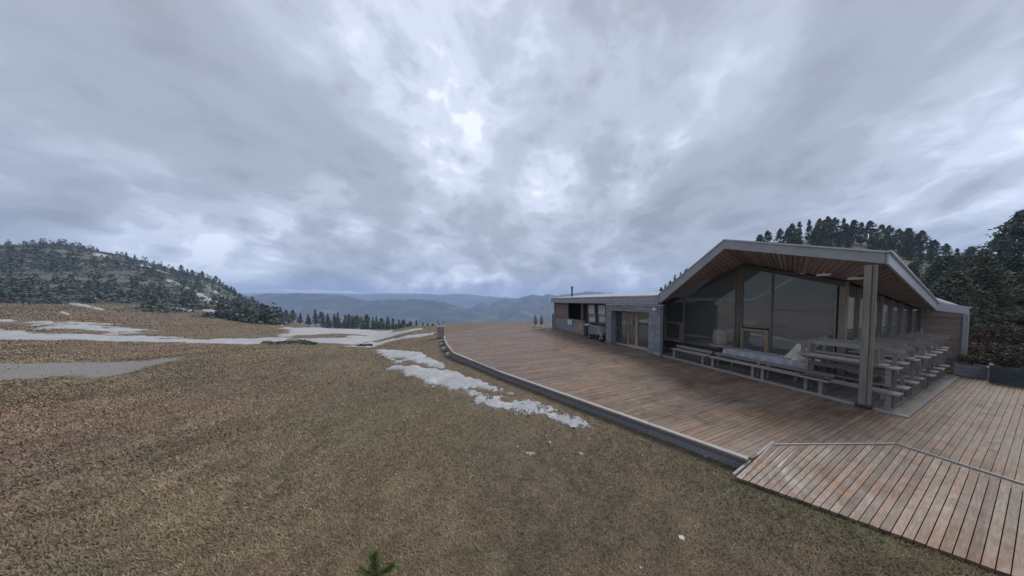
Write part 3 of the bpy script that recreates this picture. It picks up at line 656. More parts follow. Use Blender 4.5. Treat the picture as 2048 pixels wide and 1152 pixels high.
# side glass wall from the corner back
S0, S1 = Vector((13.25, 3.05)), Vector((19.3, 2.42)); n_ = 7
for i in range(n_):
    a = S0.lerp(S1, i / n_); b_ = S0.lerp(S1, (i + 1) / n_); d = (b_ - a).normalized()
    zt = lambda p: 3.66 + (p.x - 13.25) / 6.05 * (2.60 - 3.66)
    q0 = a + d * .05; q1 = b_ - d * .04
    for z0, z1a, z1b in ((.5, 1.9, 1.9), (1.96, zt(q0), zt(q1))):
        MB().quadprism([(q0.x, q0.y, z0), (q1.x, q1.y, z0), (q1.x, q1.y, z1b), (q0.x, q0.y, z1a)], (0, .012, 0)).build('pane', M['glass'], hall)
    MB().box(b_.x - .05, b_.x + .05, b_.y - .06, b_.y + .06, 0, zt(b_)).build('mullion', M['post'] if i < 5 else M['darkwood'], hall)
    MB().bar((q0.x, q0.y, 1.93), (q1.x, q1.y, 1.93), .07, .05).build('transom', M['darkwood'], hall)
    MB().bar((q0.x, q0.y, .25), (q1.x, q1.y, .25), .07, .46).build('base_wall', M['darkwood'], hall)
# clad end wall with post
z = .02; i = 0
while z < 2.52:
    MB().quadprism([(19.55, 2.34, z), (19.68, 1.52, z), (19.68, 1.52, z + .095), (19.55, 2.34, z + .095)], (.03 + .006 * (i % 2), 0, 0), random.uniform(.01, .99)).build('cladding_board', M['clad'], hall); z += .105; i += 1
MB().box(19.64, 19.86, 1.40, 1.51, 0, 2.45).build('end_post', M['fascia'], hall)
# interior
MB().box(13.26, 20.3, 3.3, 11.0, -.04, .01).build('interior_floor', M['darkwood'], hall)
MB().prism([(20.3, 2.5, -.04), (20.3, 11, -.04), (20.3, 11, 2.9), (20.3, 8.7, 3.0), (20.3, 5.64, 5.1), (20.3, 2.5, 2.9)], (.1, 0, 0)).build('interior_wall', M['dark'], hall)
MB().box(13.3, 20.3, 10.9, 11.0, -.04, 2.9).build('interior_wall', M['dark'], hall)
for vv in (8.3, 4.6):
    MB().bar((13.4, vv, 2.9), (20.2, vv, 2.9), .14, .24).build('interior_beam', M['darkwood'], hall)
for uu, vv in ((16, 8.3), (16, 4.6), (18.5, 6.3)):
    MB().box(uu - .08, uu + .08, vv - .08, vv + .08, 0, 3.4).build('interior_post', M['post'], hall)
# lights under the soffit
for (x, y, u, lab) in ((1648, 549, 12.4, 'white box lamp fixed under the soffit above the glass wall'), (1712, 556, 12.6, 'small pale floodlight fixed under the soffit near the front post')):
    p = PU(x, y, u); e = empty('soffit_lamp', W(*p), PHI); tag(e, lab, 'lamp')
    MB().box(-.07, .07, -.16, .16, -.05, .03).build('housing', M['white'], e); MB().box(-.015, .015, -.015, .015, .03, .22).build('bracket', M['steel'], e)

# ------------------------------------------------------------------ annex
ann = hut('low_annex'); tag(ann, 'long low annex with flat grey roof and slate clad sliding door portal', 'building')
VF = 22.5
# eave fascia in lengths, gutter, roof
vs = [8.72, 11.5, 14.3, 17.1, 19.9, VF]
for i in range(5):
    a, b_ = vs[i], vs[i + 1] - .01
    MB().box(10.68, 10.74, a, b_, 2.96, 3.28).build('fascia', M['fascia'], ann)
    MB().box(10.60, 10.674, a, b_, 2.82, 2.95).build('gutter', M['fascia'], ann)
    MB().quadprism([(10.62, a, 3.29), (15.5, a, 3.72), (15.5, b_, 3.72), (10.62, b_, 3.29)], (0, 0, .035)).build('roof_sheet', M['roof'], ann)
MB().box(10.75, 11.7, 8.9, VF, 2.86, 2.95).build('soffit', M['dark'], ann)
MB().box(10.7, 15.5, VF + .002, VF + .06, 2.82, 3.3).build('fascia', M['fascia'], ann)
# back and end walls
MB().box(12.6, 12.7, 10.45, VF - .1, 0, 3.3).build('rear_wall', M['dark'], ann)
MB().box(11.2, 12.6, VF - .25, VF - .1, 0, 2.9).build('end_wall', M['clad'], ann)
MB().box(11.0, 11.16, VF - .2, VF - .04, 0, 2.86).build('corner_post', M['fascia'], ann)
# clad front wall pieces at the far end
z = 1.2; 
while z < 2.84:
    MB().box(11.12, 11.17, 19.6, 22.24, z, z + .15, random.uniform(.01, .99)).build('cladding_board', M['clad'], ann); z += .165
MB().box(11.10, 11.2, 16.6, 22.24, .012, 1.18).build('counter_front', M['slate'], ann)
MB().box(10.95, 11.3, 16.6, 19.6, 1.19, 1.24).build('counter_top', M['frame'], ann)
for vv in (19.5, 16.9): MB().box(11.05, 11.2, vv - .07, vv + .07, 1.25, 2.85).build('counter_post', M['post'], ann)
MB().box(11.06, 11.09, 16.75, 17.5, .35, 1.15).build('counter_panel', M['frame'], ann)
MB().box(11.3, 11.4, 13.1, 16.5, .012, 2.85).build('window_wall', M['darkwood'], ann)
for va, vb in ((16.2, 15.1), (14.8, 13.8)):
    w = MB(); u0, u1, z0, z1 = 11.24, 11.3, 1.15, 2.7
    w.box(u0, u1, vb, vb + .07, z0, z1).box(u0, u1, va - .07, va, z0, z1).box(u0, u1, vb + .07, va - .07, z0, z0 + .07).box(u0, u1, vb + .07, va - .07, z1 - .07, z1)
    wo = w.build('window', M['darkwood'], ann); MB().box(11.27, 11.28, vb + .07, va - .07, z0 + .07, z1 - .07).build('pane', M['glass'], wo)
# slate portal: shingles laid in courses on two pillars and a lintel
PUf, Pl, Pr, Pt = 10.58, 13.0, 8.52, 2.74
pc = MB().box(PUf + .02, 11.25, Pl - .55, Pl, 0, Pt - .02).build('portal_pillar', M['slate'], ann)
pc2 = MB().box(PUf + .02, 10.8, Pr, Pr + .75, 0, Pt - .02).build('portal_pillar', M['slate'], ann)
pl_ = MB().box(PUf + .02, 11.25, Pr + .75, Pl - .55, 2.34, Pt - .02).build('portal_lintel', M['slate'], ann)
def shingles(par, va, vb, z0, z1, w=.32, h=.14):
    z = z0; k = 0
    while z < z1 - .03:
        v_ = va - (w / 2 if k % 2 else 0); 
        while v_ < vb - .02:
            a, b_ = max(va, v_) + .004, min(vb, v_ + w) - .004
            if b_ - a > .03:
                zt_ = min(z1, z + h)
                MB().quadprism([(PUf - .012 + random.uniform(-.003, .003), a, z + .004), (PUf - .012, b_, z + .004), (PUf + .008, b_, zt_), (PUf + .008, a, zt_)], (.012, 0, 0), random.uniform(.01, .99)).build('slate', M['slate'], par)
            v_ += w
        z += h; k += 1
shingles(pc, Pl - .55, Pl, .02, Pt, .28, .17); shingles(pc2, Pr, Pr + .75, .02, Pt, .38, .17); shingles(pl_, Pr + .75, Pl - .55, 2.34, Pt, .37, .13)
z = .02
MB().box(PUf - .06, 10.85, Pr - .02, Pl + .04, Pt + .001, Pt + .05).build('portal_cap', M['flash'], ann)
MB().quadprism([(10.81, Pr + .12, 0), (13.2, 10.36, 0), (13.2, 10.5, 0), (10.81, Pr + .5, 0)], (0, 0, 2.84)).build('side_wall', M['darkwood'], ann)
# sliding doors in the portal
MB().box(11.02, 11.16, Pr + .75, Pl - .55, .0, .06).build('door_sill', M['flash'], ann)
for va, vb in ((12.44, 11.35), (11.35, 10.6), (10.6, 9.29)):
    w = MB(); u0, u1, z0, z1, t_ = 11.04, 11.12, .07, 2.33, .1
    w.box(u0, u1, vb + .003, vb + t_, z0, z1).box(u0, u1, va - t_, va - .003, z0, z1).box(u0, u1, vb + t_, va - t_, z0, z0 + t_).box(u0, u1, vb + t_, va - t_, z1 - t_, z1)
    wo = w.build('sliding_door', M['frame'] if va < 12 else M['darkwood'], ann)
    MB().box(11.075, 11.09, vb + t_, va - t_, z0 + t_, z1 - t_).build('pane', M['doorglass'], wo)
    MB().box(11.0, 11.04, va - .08, va - .05, .95, 1.25).build('handle', M['steel'], wo)
MB().box(11.26, 12.6, 8.9, VF - .3, -.03, .02).build('interior_floor', M['darkwood'], ann)
MB().tube((12.6, 21.2, 3.3), (12.6, 21.2, 4.45), .09, n=14).lathe([(.09, 0), (.13, .02), (.13, .1), (.04, .16)], (12.6, 21.2, 4.46), 12).build('chimney_pipe', M['black'], ann)
pz = empty('wall_lantern', W(10.5, 8.75, 2.55), PHI); tag(pz, 'white wall lantern on the corner of the slate portal under the eave', 'lamp')
MB().box(-.02, .06, -.05, .05, -.08, .1).build('bracket', M['clad'], pz); MB().box(-.14, -.02, -.09, .09, -.06, .1).build('shade', M['white'], pz)
MB().box(-.16, 0, -.12, .12, .1, .13).build('cap', M['clad'], pz)

def hthing(name, u, v, z, label, cat, group=None, rz=0.0):
    e = empty(name, W(u, v, z), PHI + rz); tag(e, label, cat, group); return e
# things by the annex
e = hthing('notice_board', 11.02, 18.9, .72, 'white notice with lines of print on the counter front of the annex', 'notice')
MB().box(-.03, 0, -.42, .42, 0, .42).build('panel', M['white'], e)
for k in range(3): MB().box(-.034, -.031, -.34, .34 - .1 * (k % 2), .09 + .1 * k, .115 + .1 * k).build('print_line', M['black'], e)
for va, lab in ((15.65, 'white slatted paper blind hanging in the far annex window'), (14.3, 'white slatted paper blind hanging in the annex window next to the portal')):
    e = hthing('window_blind', 11.2, va, 1.95, lab, 'blind')
    for k in range(5): MB().box(0, .02, -.42 + k * .17, -.42 + k * .17 + .145, 0 - .03 * (k % 2), .7).build('slat', M['paper'], e)
    MB().box(-.01, .03, -.44, .44, .705, .74).build('rail', M['steel'], e)
e = hthing('steel_sink', 10.98, 15.95, .9, 'small white basin on a dark stand below the far annex window', 'basin')
MB().lathe([(.02, -.05), (.2, 0), (.26, .14), (.28, .15), (.24, .13), (.18, .03)], (0, 0, 0), 14).build('bowl', M['white'], e)
MB().box(-.16, .16, -.2, .2, -.9, -.055).build('stand', M['black'], e); MB().tube((.1, 0, .1), (.1, 0, .35), .015).build('tap', M['steel'], e)
# grey cart-like grill left of the portal
e = hthing('grill_cart', 10.75, 14.2, .0, 'dark grey cart-like machine with pale sloping bar beside the slate portal', 'cart')
bevel(MB().prism([(-.3, -.95, .45), (-.3, .85, .35), (-.3, .85, .95), (-.3, .1, 1.08), (-.3, -.6, .98), (-.3, -.95, .7)], (.62, 0, 0)).build('body', M['cover'], e), .03, 2)
MB().tube((-.34, -1.05, .2), (-.34, -.45, .98), .035).build('sloping_bar', M['steel'], e)
MB().tube((-.34, -.45, .98), (-.34, .9, 1.14), .03).build('handle_rail', M['steel'], e)
for yy in (-.75, .6):
    wv = MB().tube((-.36, yy, .2), (-.28, yy, .2), .2, n=16).build('wheel', M['black'], e)
    MB().tube((-.375, yy, .2), (-.362, yy, .2), .09, n=12).build('hub', M['steel'], wv)
for yy in (-.7, .7): MB().box(.2, .26, yy - .03, yy + .03, 0, .45).build('leg', M['black'], e)
# folded parasols at the far end of the deck
for (x, lab) in ((1071, 'left of two folded grey parasols at the far end of the deck'), (1083, 'right of two folded grey parasols at the far end of the deck')):
    p = P(x, 654); e = empty('folded_parasol', W(*p), PHI); tag(e, lab, 'parasol', 'folded parasols')
    MB().lathe([(.3, 0), (.3, .06), (.06, .08), (.05, .1)], n=14).build('base', M['stone'], e)
    MB().tube((0, 0, .08), (0, 0, 1.5), .03).build('pole', M['steel'], e)
    MB().lathe([(.1, .3), (.2, .42), (.22, .75), (.16, 1.1), (.06, 1.4), (.02, 1.45)], n=12).build('cover', M['cover'], e, True)
# dark gate post by the far corner
p = P(1107, 655); e = empty('gate_post', W(*p), PHI); tag(e, 'slim dark panel standing at the far corner of the annex', 'panel')
MB().box(-.05, .05, -.25, .25, .05, 1.5).build('panel_board', M['black'], e); MB().box(-.08, .08, -.03, .03, 0, 1.6).build('post', M['steel'], e)

# ------------------------------------------------------------------ stones at the far left deck corner
def rock(name, X, Y, z, sx, sy, sz, seed, rz, mat='stone', parent=None):
    r_ = np.random.default_rng(seed); n1_, n2_ = 10, 7; vs_ = []; fs = []
    for j in range(n2_):
        ph = -math.pi / 2 + math.pi * j / (n2_ - 1)
        for i in range(n1_):
            a = 6.28319 * i / n1_; c = [math.cos(ph) * math.cos(a), math.cos(ph) * math.sin(a), math.sin(ph)]
            c = [math.copysign(abs(q) ** .55, q) for q in c]; k = 1 + .14 * (r_.random() - .5)
            vs_.append((c[0] * sx * k, c[1] * sy * k, (c[2] * .5 + .42) * sz * (1 + .1 * (r_.random() - .5))))
    for j in range(n2_ - 1):
        for i in range(n1_): fs.append((j * n1_ + i, j * n1_ + (i + 1) % n1_, (j + 1) * n1_ + (i + 1) % n1_, (j + 1) * n1_ + i))
    m = MB(); m.poly(vs_, fs); o = m.build(name, M[mat], parent); o.location = (X, Y, z); o.rotation_euler.z = rz; return o
for k, (x, y, s, lab) in enumerate(((905, 711, (.42, .26, .3), 'pale flat stone block at the foot of the deck corner, lowest of three'), (896, 700, (.42, .3, .34), 'pale stone block under the deck edge, middle of three'), (888, 690, (.32, .25, .28), 'small grey stone block under the deck edge, furthest of three'))):
    h_ = hit(x, y); tag(rock('stone_block', h_[0], h_[1], h_[2] - .05, *s, 40 + k, PHI + .3 * k), lab, 'stone')
p = P(888, 668); e = empty('stone_pillar', W(p[0] - .25, p[1] + .3, -.35), PHI); tag(e, 'squat grey stone pillar with twigs on top at the far deck corner', 'pillar')
for k in range(4): bevel(MB().box(-.33 + .02 * (k % 2), .33 - .015 * k, -.33, .33 - .02 * (k % 2), .27 * k, .27 * k + .255).build('stone_course', M['stone'], e), .03, 2)
for k in range(9):
    a = random.uniform(0, 6.28); MB().tube((.1 * math.cos(a), .1 * math.sin(a), 1.07), (.35 * math.cos(a), .35 * math.sin(a), 1.07 + random.uniform(.25, .6)), .012, .006, 5).build('twig', M['trunk'], e)
# loose white stones on the grass
for k, (x, y, s) in enumerate(((1034, 894, .03), (1100, 886, .05), (1093, 872, .025), (1363, 1079, .055), (941, 955, .02), (1102, 942, .02), (1178, 878, .03), (1284, 880, .03), (1335, 982, .02), (1282, 1138, .03), (756, 913, .02), (940, 843, .02), (1285, 911, .025), (1174, 849, .05), (1172, 820, .04), (1400, 990, .03), (855, 860, .02), (535, 748, .05), (497, 769, .04), (1127, 861, .02))):
    h_ = hit(x, y); s *= .65; o = rock('white_stone', h_[0], h_[1], h_[2] - .004, s, s * random.uniform(.6, .9), s * 1.3, 80 + k, random.uniform(0, 3), 'pebble')
    lab = 'small white stone lying loose in the dry grass'
    if k == 3: lab = 'largest white stone, lying in the grass at the bottom centre right'
    if k == 13: lab = 'pale stone at the tip of the lowest snow strip'
    tag(o, lab, 'stone', 'white stones in the grass')

# signpost
h_ = hit(553, 644); e = empty('signpost', tuple(h_)); tag(e, 'small yellow signpost on the shoulder of the brown slope', 'signpost')
MB().tube((0, 0, -.1), (0, 0, 1.5), .05).build('pole', M['steel'], e); MB().box(-.35, .35, -.04, .0, .8, 1.55).build('sign_board', M['yellow'], e)

# ------------------------------------------------------------------ furniture on the covered terrace
def bench(L, low=False):
    e = empty('bench'); h = L / 2
    for k, x0 in enumerate((-.27, -.06)): bevel(MB().box(x0, x0 + .195, -h, h, .43, .47, random.uniform(.05, .95)).build('seat_plank', M['seat'], e), .006)
    for z0, x0 in (((.52, .18),) if low else ((.82, .215),)):
        MB().quadprism([(x0, -h, z0), (x0 + .03, -h, z0 + .12), (x0 + .03, h, z0 + .12), (x0, h, z0)], (.03, 0, -.006), random.uniform(.05, .95)).build('back_plank', M['greywood'], e)
    for s in (-1, 1):
        y = s * (h - .16)
        MB().bar((-.22, y, 0), (-.2, y, .428), .08, .06).build('leg', M['greywood'], e)
        MB().bar((.17, y, 0), (.285 if not low else .22, y, 1.02 if not low else .62), .07, .055).build('leg', M['greywood'], e)
        MB().box(-.23, .16, y - .03, y + .03, .36, .425).build('crossbar', M['greywood'], e)
    return e
def place(o, u, v, z, label, group, rz=0.0):
    o.location = W(u, v, z); o.rotation_euler.z = PHI + rz; tag(o, label, 'bench', group); return o
BG = 'wooden benches on the covered terrace'
b16 = bench(1.75, True); place(b16, 11.12, 7.2, .018, 'grey wooden bench with backrest nearest the slate portal', BG)
place(copy_tree(b16), 11.12, 5.35, .018, 'grey wooden bench in front of the barrel table', BG)
place(copy_tree(b16), 11.1, 3.62 , .018, 'grey wooden bench left of the thick front post in front of the sheeted table', BG)
st = bench(1.85); first = True; rows_u = [11.3, 12.35, 13.3, 14.25, 15.2, 16.1, 17.0, 17.9]
ordn = ['nearest', 'second', 'third', 'fourth', 'fifth', 'sixth', 'seventh', 'last']
proto = {}
for k, uu in enumerate(rows_u):
    wall_v = 3.05 - max(0, uu - 13.25) * .105; L = 1.9 if uu < 13 else max(.75, min(1.3, wall_v - .12 - 1.62))
    key = round(L, 1)
    for lev in range(2):
        if k == 0 and lev == 0: o = st
        else:
            if key not in proto: proto[key] = bench(L) if key != 1.9 else st; o = proto[key] if key != 1.9 else copy_tree(st)
            else: o = copy_tree(proto[key])
        place(o, uu + random.uniform(-.1, .1), 1.53 + L / 2 + random.uniform(0, .1), .018 + lev * .70,
              '%s grey bench of the %s stack behind the front post' % ('upper' if lev else 'lower', ordn[k]), 'stacked benches along the terrace side', random.uniform(-.05, .05))
    if k % 2 == 0:
        o = bench(L * .92, True); place(o, uu - .02, 1.62 + L / 2 + random.uniform(0, .12), .018 + .7 + .47 + .475, 'upturned grey bench on top of the %s stack behind the front post' % ordn[k], 'stacked benches along the terrace side', random.uniform(-.06, .06)); o.rotation_euler.x = math.pi
# tables
def table(L, wdt=.7, hh=.76):
    e = empty('table'); h = L / 2; n = 5; w = wdt / n
    for k in range(n): bevel(MB().box(-wdt / 2 + k * w, -wdt / 2 + (k + 1) * w - .01, -h, h, hh - .04, hh, random.uniform(.05, .95)).build('top_plank', M['greywood'], e), .006)
    for s in (-1, 1):
        y = s * (h - .25)
        MB().bar((-wdt / 2 + .05, y, 0), (wdt / 2 - .1, y, hh - .042), .06, .07).build('leg', M['greywood'], e); MB().bar((wdt / 2 - .05, y + .065, 0), (-wdt / 2 + .1, y + .065, hh - .042), .06, .07).build('leg', M['greywood'], e)
    return e
tb = table(2.5); tb.location = W(12.0, 4.75, .018); tb.rotation_euler.z = PHI; tag(tb, 'grey plank table under the plastic sheet in front of the glass wall', 'table', 'terrace tables')
tb2 = table(1.6); tb2.location = W(12.25, 2.55, .018); tb2.rotation_euler.z = PHI
tag(tb2, 'grey plank table between the first bench stacks behind the front post', 'table', 'terrace tables')
for k, (uu, vv) in enumerate(((14.6, 8.6), (14.7, 5.2), (16.9, 7.0))):
    o = copy_tree(tb); o.location = W(uu, vv, .012); o.rotation_euler.z = PHI; tag(o, ['dim table inside the hall behind the left window panes', 'dim table inside the hall behind the middle window panes', 'dim table deep inside the hall'][k], 'table', 'tables inside the hall')
# plastic sheet
nx, ny = 60, 90; A, B = np.meshgrid(np.linspace(-.62, .60, nx), np.linspace(-1.36, 1.36, ny))
ex = np.maximum(np.abs(A) - .37, 0); ey = np.maximum(np.abs(B) - 1.27, 0); fold = fbm(A * 3 + 4, B * 5, 4, 5) - .5
fx = np.sin(B * 17 + 3 * fbm(B * 2, A, 3, 8)) * .035
Z = .79 + .035 * np.abs(fold) * 2 + .02 * np.maximum(np.sin(B * 9 + A * 4), 0) - np.minimum(ex, .5) * 1.0 * .9 - ey * 3.0
Xs = np.sign(A) * (np.minimum(np.abs(A), .37) + .025 + ex * .16) + np.where(ex > 0, fx * ex * 3, 0); Ys = B + .015 * fold
sh_ = grid_mesh('plastic_sheet', np.stack([Xs, Ys, Z], -1).reshape(-1, 3), nx, ny, M['tarp']); sh_.location = W(12.0, 4.75, .018); sh_.rotation_euler.z = PHI
m_ = sh_.modifiers.new('solid', 'SOLIDIFY'); m_.thickness = .006
tag(sh_, 'crumpled grey plastic sheet draped over the plank table', 'plastic sheet')
# cream cloth bundle standing like a tent on the table end
nx, ny = 40, 26; A, B = np.meshgrid(np.linspace(0, 2 * math.pi, nx), np.linspace(0, 1, ny))
rad = .34 * (1 - B) ** .8 * (1 + .28 * np.sin(A * 5 + B * 2) * (1 - B * .4)) + .012
Xs = rad * np.cos(A) * .62; Ys = rad * np.sin(A) * 1.15 + .12 * B ** 2; Z = B * .60
cb_ = grid_mesh('folded_cloth', np.stack([Xs, Ys, Z], -1).reshape(-1, 3), nx, ny, M['cloth']); cb_.location = W(11.86, 3.62, .84); cb_.rotation_euler.z = PHI
tag(cb_, 'cream cloth propped up in a peak at the end of the sheeted table', 'cloth')
# barrel on a round table
pb = PU(1440, 680, 12.1); bu, bv = 12.1, pb[1]
e = hthing('round_table', bu, bv, .018, 'small round pale wooden table carrying the barrel', 'table')
MB().lathe([(.0, .80), (.42, .80), (.44, .82), (.44, .85), (.42, .865), (.0, .865)], n=24).build('table_top', M['frame'], e); MB().tube((0, 0, .05), (0, 0, .80), .07).build('pedestal', M['darkwood'], e)
MB().lathe([(.28, 0), (.28, .04), (.08, .07), (.07, .09)], n=18).build('foot', M['black'], e)
e = hthing('barrel', bu, bv, .886, 'pale wooden barrel with hoops standing on the round table', 'barrel')
prof = [(.235, 0), (.275, .12), (.295, .26), (.30, .37), (.295, .48), (.275, .62), (.235, .74)]
for k in range(20):
    a0, a1 = 6.28319 * k / 20 + .012, 6.28319 * (k + 1) / 20 - .012; pts = []; n = len(prof)
    for r, z in prof: pts += [(r * math.cos(a0), r * math.sin(a0), z), (r * math.cos(a1), r * math.sin(a1), z), ((r - .025) * math.cos(a1), (r - .025) * math.sin(a1), z), ((r - .025) * math.cos(a0), (r - .025) * math.sin(a0), z)]
    fs = [(0, 1, 2, 3)[::-1], (4 * n - 4, 4 * n - 3, 4 * n - 2, 4 * n - 1)]
    for j in range(n - 1): fs += [(4 * j + q, 4 * j + (q + 1) % 4, 4 * j + 4 + (q + 1) % 4, 4 * j + 4 + q) for q in range(4)]
    MB().poly(pts, fs, random.uniform(.05, .95)).build('stave', M['frame'] if k % 3 == 0 else M['cap'], e)
for z, r in ((.05, .262), (.2, .296), (.53, .296), (.68, .262)): MB().lathe([(r - .012, 0), (r + .004, .0), (r + .006, .035), (r - .012, .035)], (0, 0, z), 24).build('hoop', M['steel'], e)
MB().lathe([(0, .70), (.225, .70), (.225, .72), (0, .72)], n=20).build('head', M['greywood'], e)

# planters and shrubs at the right end
def blob_leaves(c, rad, n, size, seed, up=.4):
    r_ = np.random.default_rng(seed); d = r_.normal(size=(n, 3)); d /= np.linalg.norm(d, axis=1)[:, None]; k = r_.random(n) ** .4
    ctr = np.array(c) + d * k[:, None] * np.array(rad); return ctr, r_
def leaf_quads(ctr, r_, size, flat=.0, asp=1.0):
    n = len(ctr); a = r_.normal(size=(n, 3)); a[:, 2] *= (1 - flat); a /= np.linalg.norm(a, axis=1)[:, None]
    b = np.cross(a, r_.normal(size=(n, 3))); b /= np.linalg.norm(b, axis=1)[:, None] + 1e-9
    s = size * (.6 + .8 * r_.random(n))[:, None]
    Vv = np.stack([ctr - a * s - b * s * .5 * asp, ctr + a * s * .2 - b * s * .9 * asp, ctr + a * s + b * s * .3 * asp, ctr - a * s * .2 + b * s * .9 * asp], 1).reshape(-1, 3)
    return Vv, np.arange(4 * n).reshape(n, 4)
for k, (u, v, lx, ly, h, lab) in enumerate(((18.7, -.35, .5, 2.4, .62, 'long dark teal planter box at the right end of the deck'), (19.2, 1.25, .45, .55, .46, 'small grey planter box beside the dark planter at the terrace corner'))):
    e = hthing('planter_box', u, v, .004, lab, 'planter')
    mm = M['planter'] if k == 0 else M['fascia']
    for q in range(3): MB().box(-lx / 2 - .03, -lx / 2, -ly / 2, ly / 2, q * h / 3, (q + 1) * h / 3 - .01).build('board', mm, e); MB().box(lx / 2, lx / 2 + .03, -ly / 2, ly / 2, q * h / 3, (q + 1) * h / 3 - .01).build('board', mm, e)
    for q in (-1, 1): MB().box(-lx / 2 - .03, lx / 2 + .03, q * ly / 2 - (.03 if q < 0 else -.002), q * ly / 2 + (.03 if q > 0 else -.002), 0, h - .01).build('end_board', mm, e)
    MB().box(-lx / 2 - .05, lx / 2 + .05, ly / 2 + .033, ly / 2 + .06, 0, h + .02).build('corner_trim', M['edge'], e); MB().box(-lx / 2 + .003, lx / 2 - .003, -ly / 2 + .003, ly / 2 - .003, .0, h - .06).build('soil', M['soil'], e)
    for j in range(5 if k == 0 else 1):
        vv = v - ly / 2 + ly * (j + .5) / (5 if k == 0 else 1)
        s = hthing('heather_shrub', u, vv, h - .06, (['rightmost', 'second from the right', 'middle', 'second from the left', 'leftmost'][j] + ' brown shrub in the long dark planter' if k == 0 else 'low reddish shrub growing in the small grey planter'), 'shrub', 'shrubs in the planters' if k == 0 else None)
        ctr, r_ = blob_leaves((0, 0, .3), (.26, .3, .3 if k == 0 else .18), 500, .03, 60 + j + 9 * k); Vv, Q = leaf_quads(ctr, r_, .035); raw_mesh('foliage', Vv, Q, M['heather'], parent=s)
        MB().tube((0, 0, 0), (0, 0, .35), .02, .008, 6).build('stem', M['trunk'], s)
# dry hedge row behind the planters
for j in range(22):
    h_ = None; x = 1935 + (j % 11) * 17; Yd = (9.6 if j < 11 else 11.6) - .1 * (j % 11); X = (x - CX) / F * Yd; z = float(terr(X, Yd))
    s = empty('dry_bush', (X, Yd, z), random.uniform(0, 6)); tag(s, 'brown dry bush in the row behind the planters', 'bush', 'dry bushes behind the planters')
    ctr, r_ = blob_leaves((0, 0, .75), (.5, .5, .7 if j < 11 else 1.1), 900, .05, 160 + j); Vv, Q = leaf_quads(ctr, r_, .045); raw_mesh('foliage', Vv, Q, M['heather'], parent=s); MB().tube((0, 0, -.1), (0, 0, .9), .03, .01, 6).build('stem', M['trunk'], s)

# ------------------------------------------------------------------ trees
def crown_mesh(name, H, R, kind, seed, n, size):
    r_ = np.random.default_rng(seed); C = []
    lob = r_.uniform(0, 6.28, 6)
    nb = n // 7
    for i in range(nb):
        t_ = r_.random() ** (.85 if kind == 'round' else 1.15)
        if kind == 'round': prof = (min(1, t_ / .2) ** .7) * (1 - max(0, (t_ - .25) / .75) ** 1.5) ** .8
        elif kind == 'spire': prof = (1 - t_) ** .8 * min(1, .35 + t_ / .12) + .05
        else: prof = (min(1, t_ / .15) ** .6) * (1 - t_) ** .55 * (1 + .35 * math.sin(t_ * 26))
        a = r_.uniform(0, 6.28); prof *= 1 + .28 * math.sin(3 * a + lob[int(t_ * 5.99)]) + .15 * math.sin(5 * a + 9 * t_)
        L = R * prof * r_.uniform(.8, 1.05); z0 = H * (.1 + .9 * t_)
        for k in range(7):
            q = (.35 + .65 * (k + r_.random()) / 7); droop = -.10 * q * L if kind != 'round' else .14 * q * L
            C.append((math.cos(a) * q * L + r_.normal() * .09, math.sin(a) * q * L + r_.normal() * .09, z0 + droop + r_.normal() * .07))
    Vv, Q = leaf_quads(np.array(C), r_, size, .45, .8)
    me = raw_mesh(name, Vv, Q, M['pine']); d = me.data; bpy.data.objects.remove(me); return d
def trunk_mesh(H, seed):
    m = MB(); r_ = random.Random(seed); p = (0, 0, -.4); n = 5
    for i in range(n):
        q = (r_.uniform(-.05, .05), r_.uniform(-.05, .05), H * .96 * (i + 1) / n); m.tube(p, q, .17 * H / 8 * (1 - i / n) + .02, .17 * H / 8 * (1 - (i + 1) / n) + .015, 7); p = q
    for i in range(10):
        z = H * r_.uniform(.15, .85); a = r_.uniform(0, 6.28); L = H * .16 * (1 - z / H) + .3; m.tube((0, 0, z), (math.cos(a) * L, math.sin(a) * L, z + .1 * L), .04, .012, 5)
    o = m.build('trunk', M['trunk']); d = o.data; bpy.data.objects.remove(o); return d
TV = {}
for nm, args in dict(round1=(7.5, 2.0, 'round', 1, 1700, .2), round2=(8.5, 2.1, 'round', 2, 1800, .2), round3=(6.5, 1.9, 'round', 3, 1500, .2), spire1=(8.5, 1.5, 'spire', 4, 1500, .19), spire2=(7.2, 1.35, 'spire', 5, 1300, .19), layer1=(11., 3.6, 'layer', 6, 9000, .15), layer2=(9., 2.4, 'layer', 7, 2600, .18), near1=(8., 2.2, 'layer', 8, 14000, .085), near2=(7., 1.9, 'round', 9, 12000, .085)).items():
    TV[nm] = (crown_mesh('crown', *args), trunk_mesh(args[0], args[3]))
def tree(X, Y, kind, s, label, group, z=None, name='pine_tree'):
    z = float(terr(X, Y)) if z is None else z
    e = empty(name, (X, Y, z - .1), random.uniform(0, 6.28)); e.scale = (s * random.uniform(.88, 1.12), s * random.uniform(.88, 1.12), s)
    tag(e, label, 'tree', group); link('crown', TV[kind][0], e); link('trunk', TV[kind][1], e); return e
rn = random.Random(5)
ORD = ['first', 'second', 'third', 'fourth', 'fifth', 'sixth', 'seventh', 'eighth', 'ninth', 'tenth', 'eleventh', 'twelfth', 'thirteenth', 'fourteenth', 'fifteenth', 'sixteenth', 'seventeenth', 'eighteenth', 'nineteenth', 'twentieth', 'twenty-first', 'twenty-second', 'twenty-third', 'twenty-fourth', 'twenty-fifth', 'twenty-sixth', 'twenty-seventh', 'twenty-eighth']
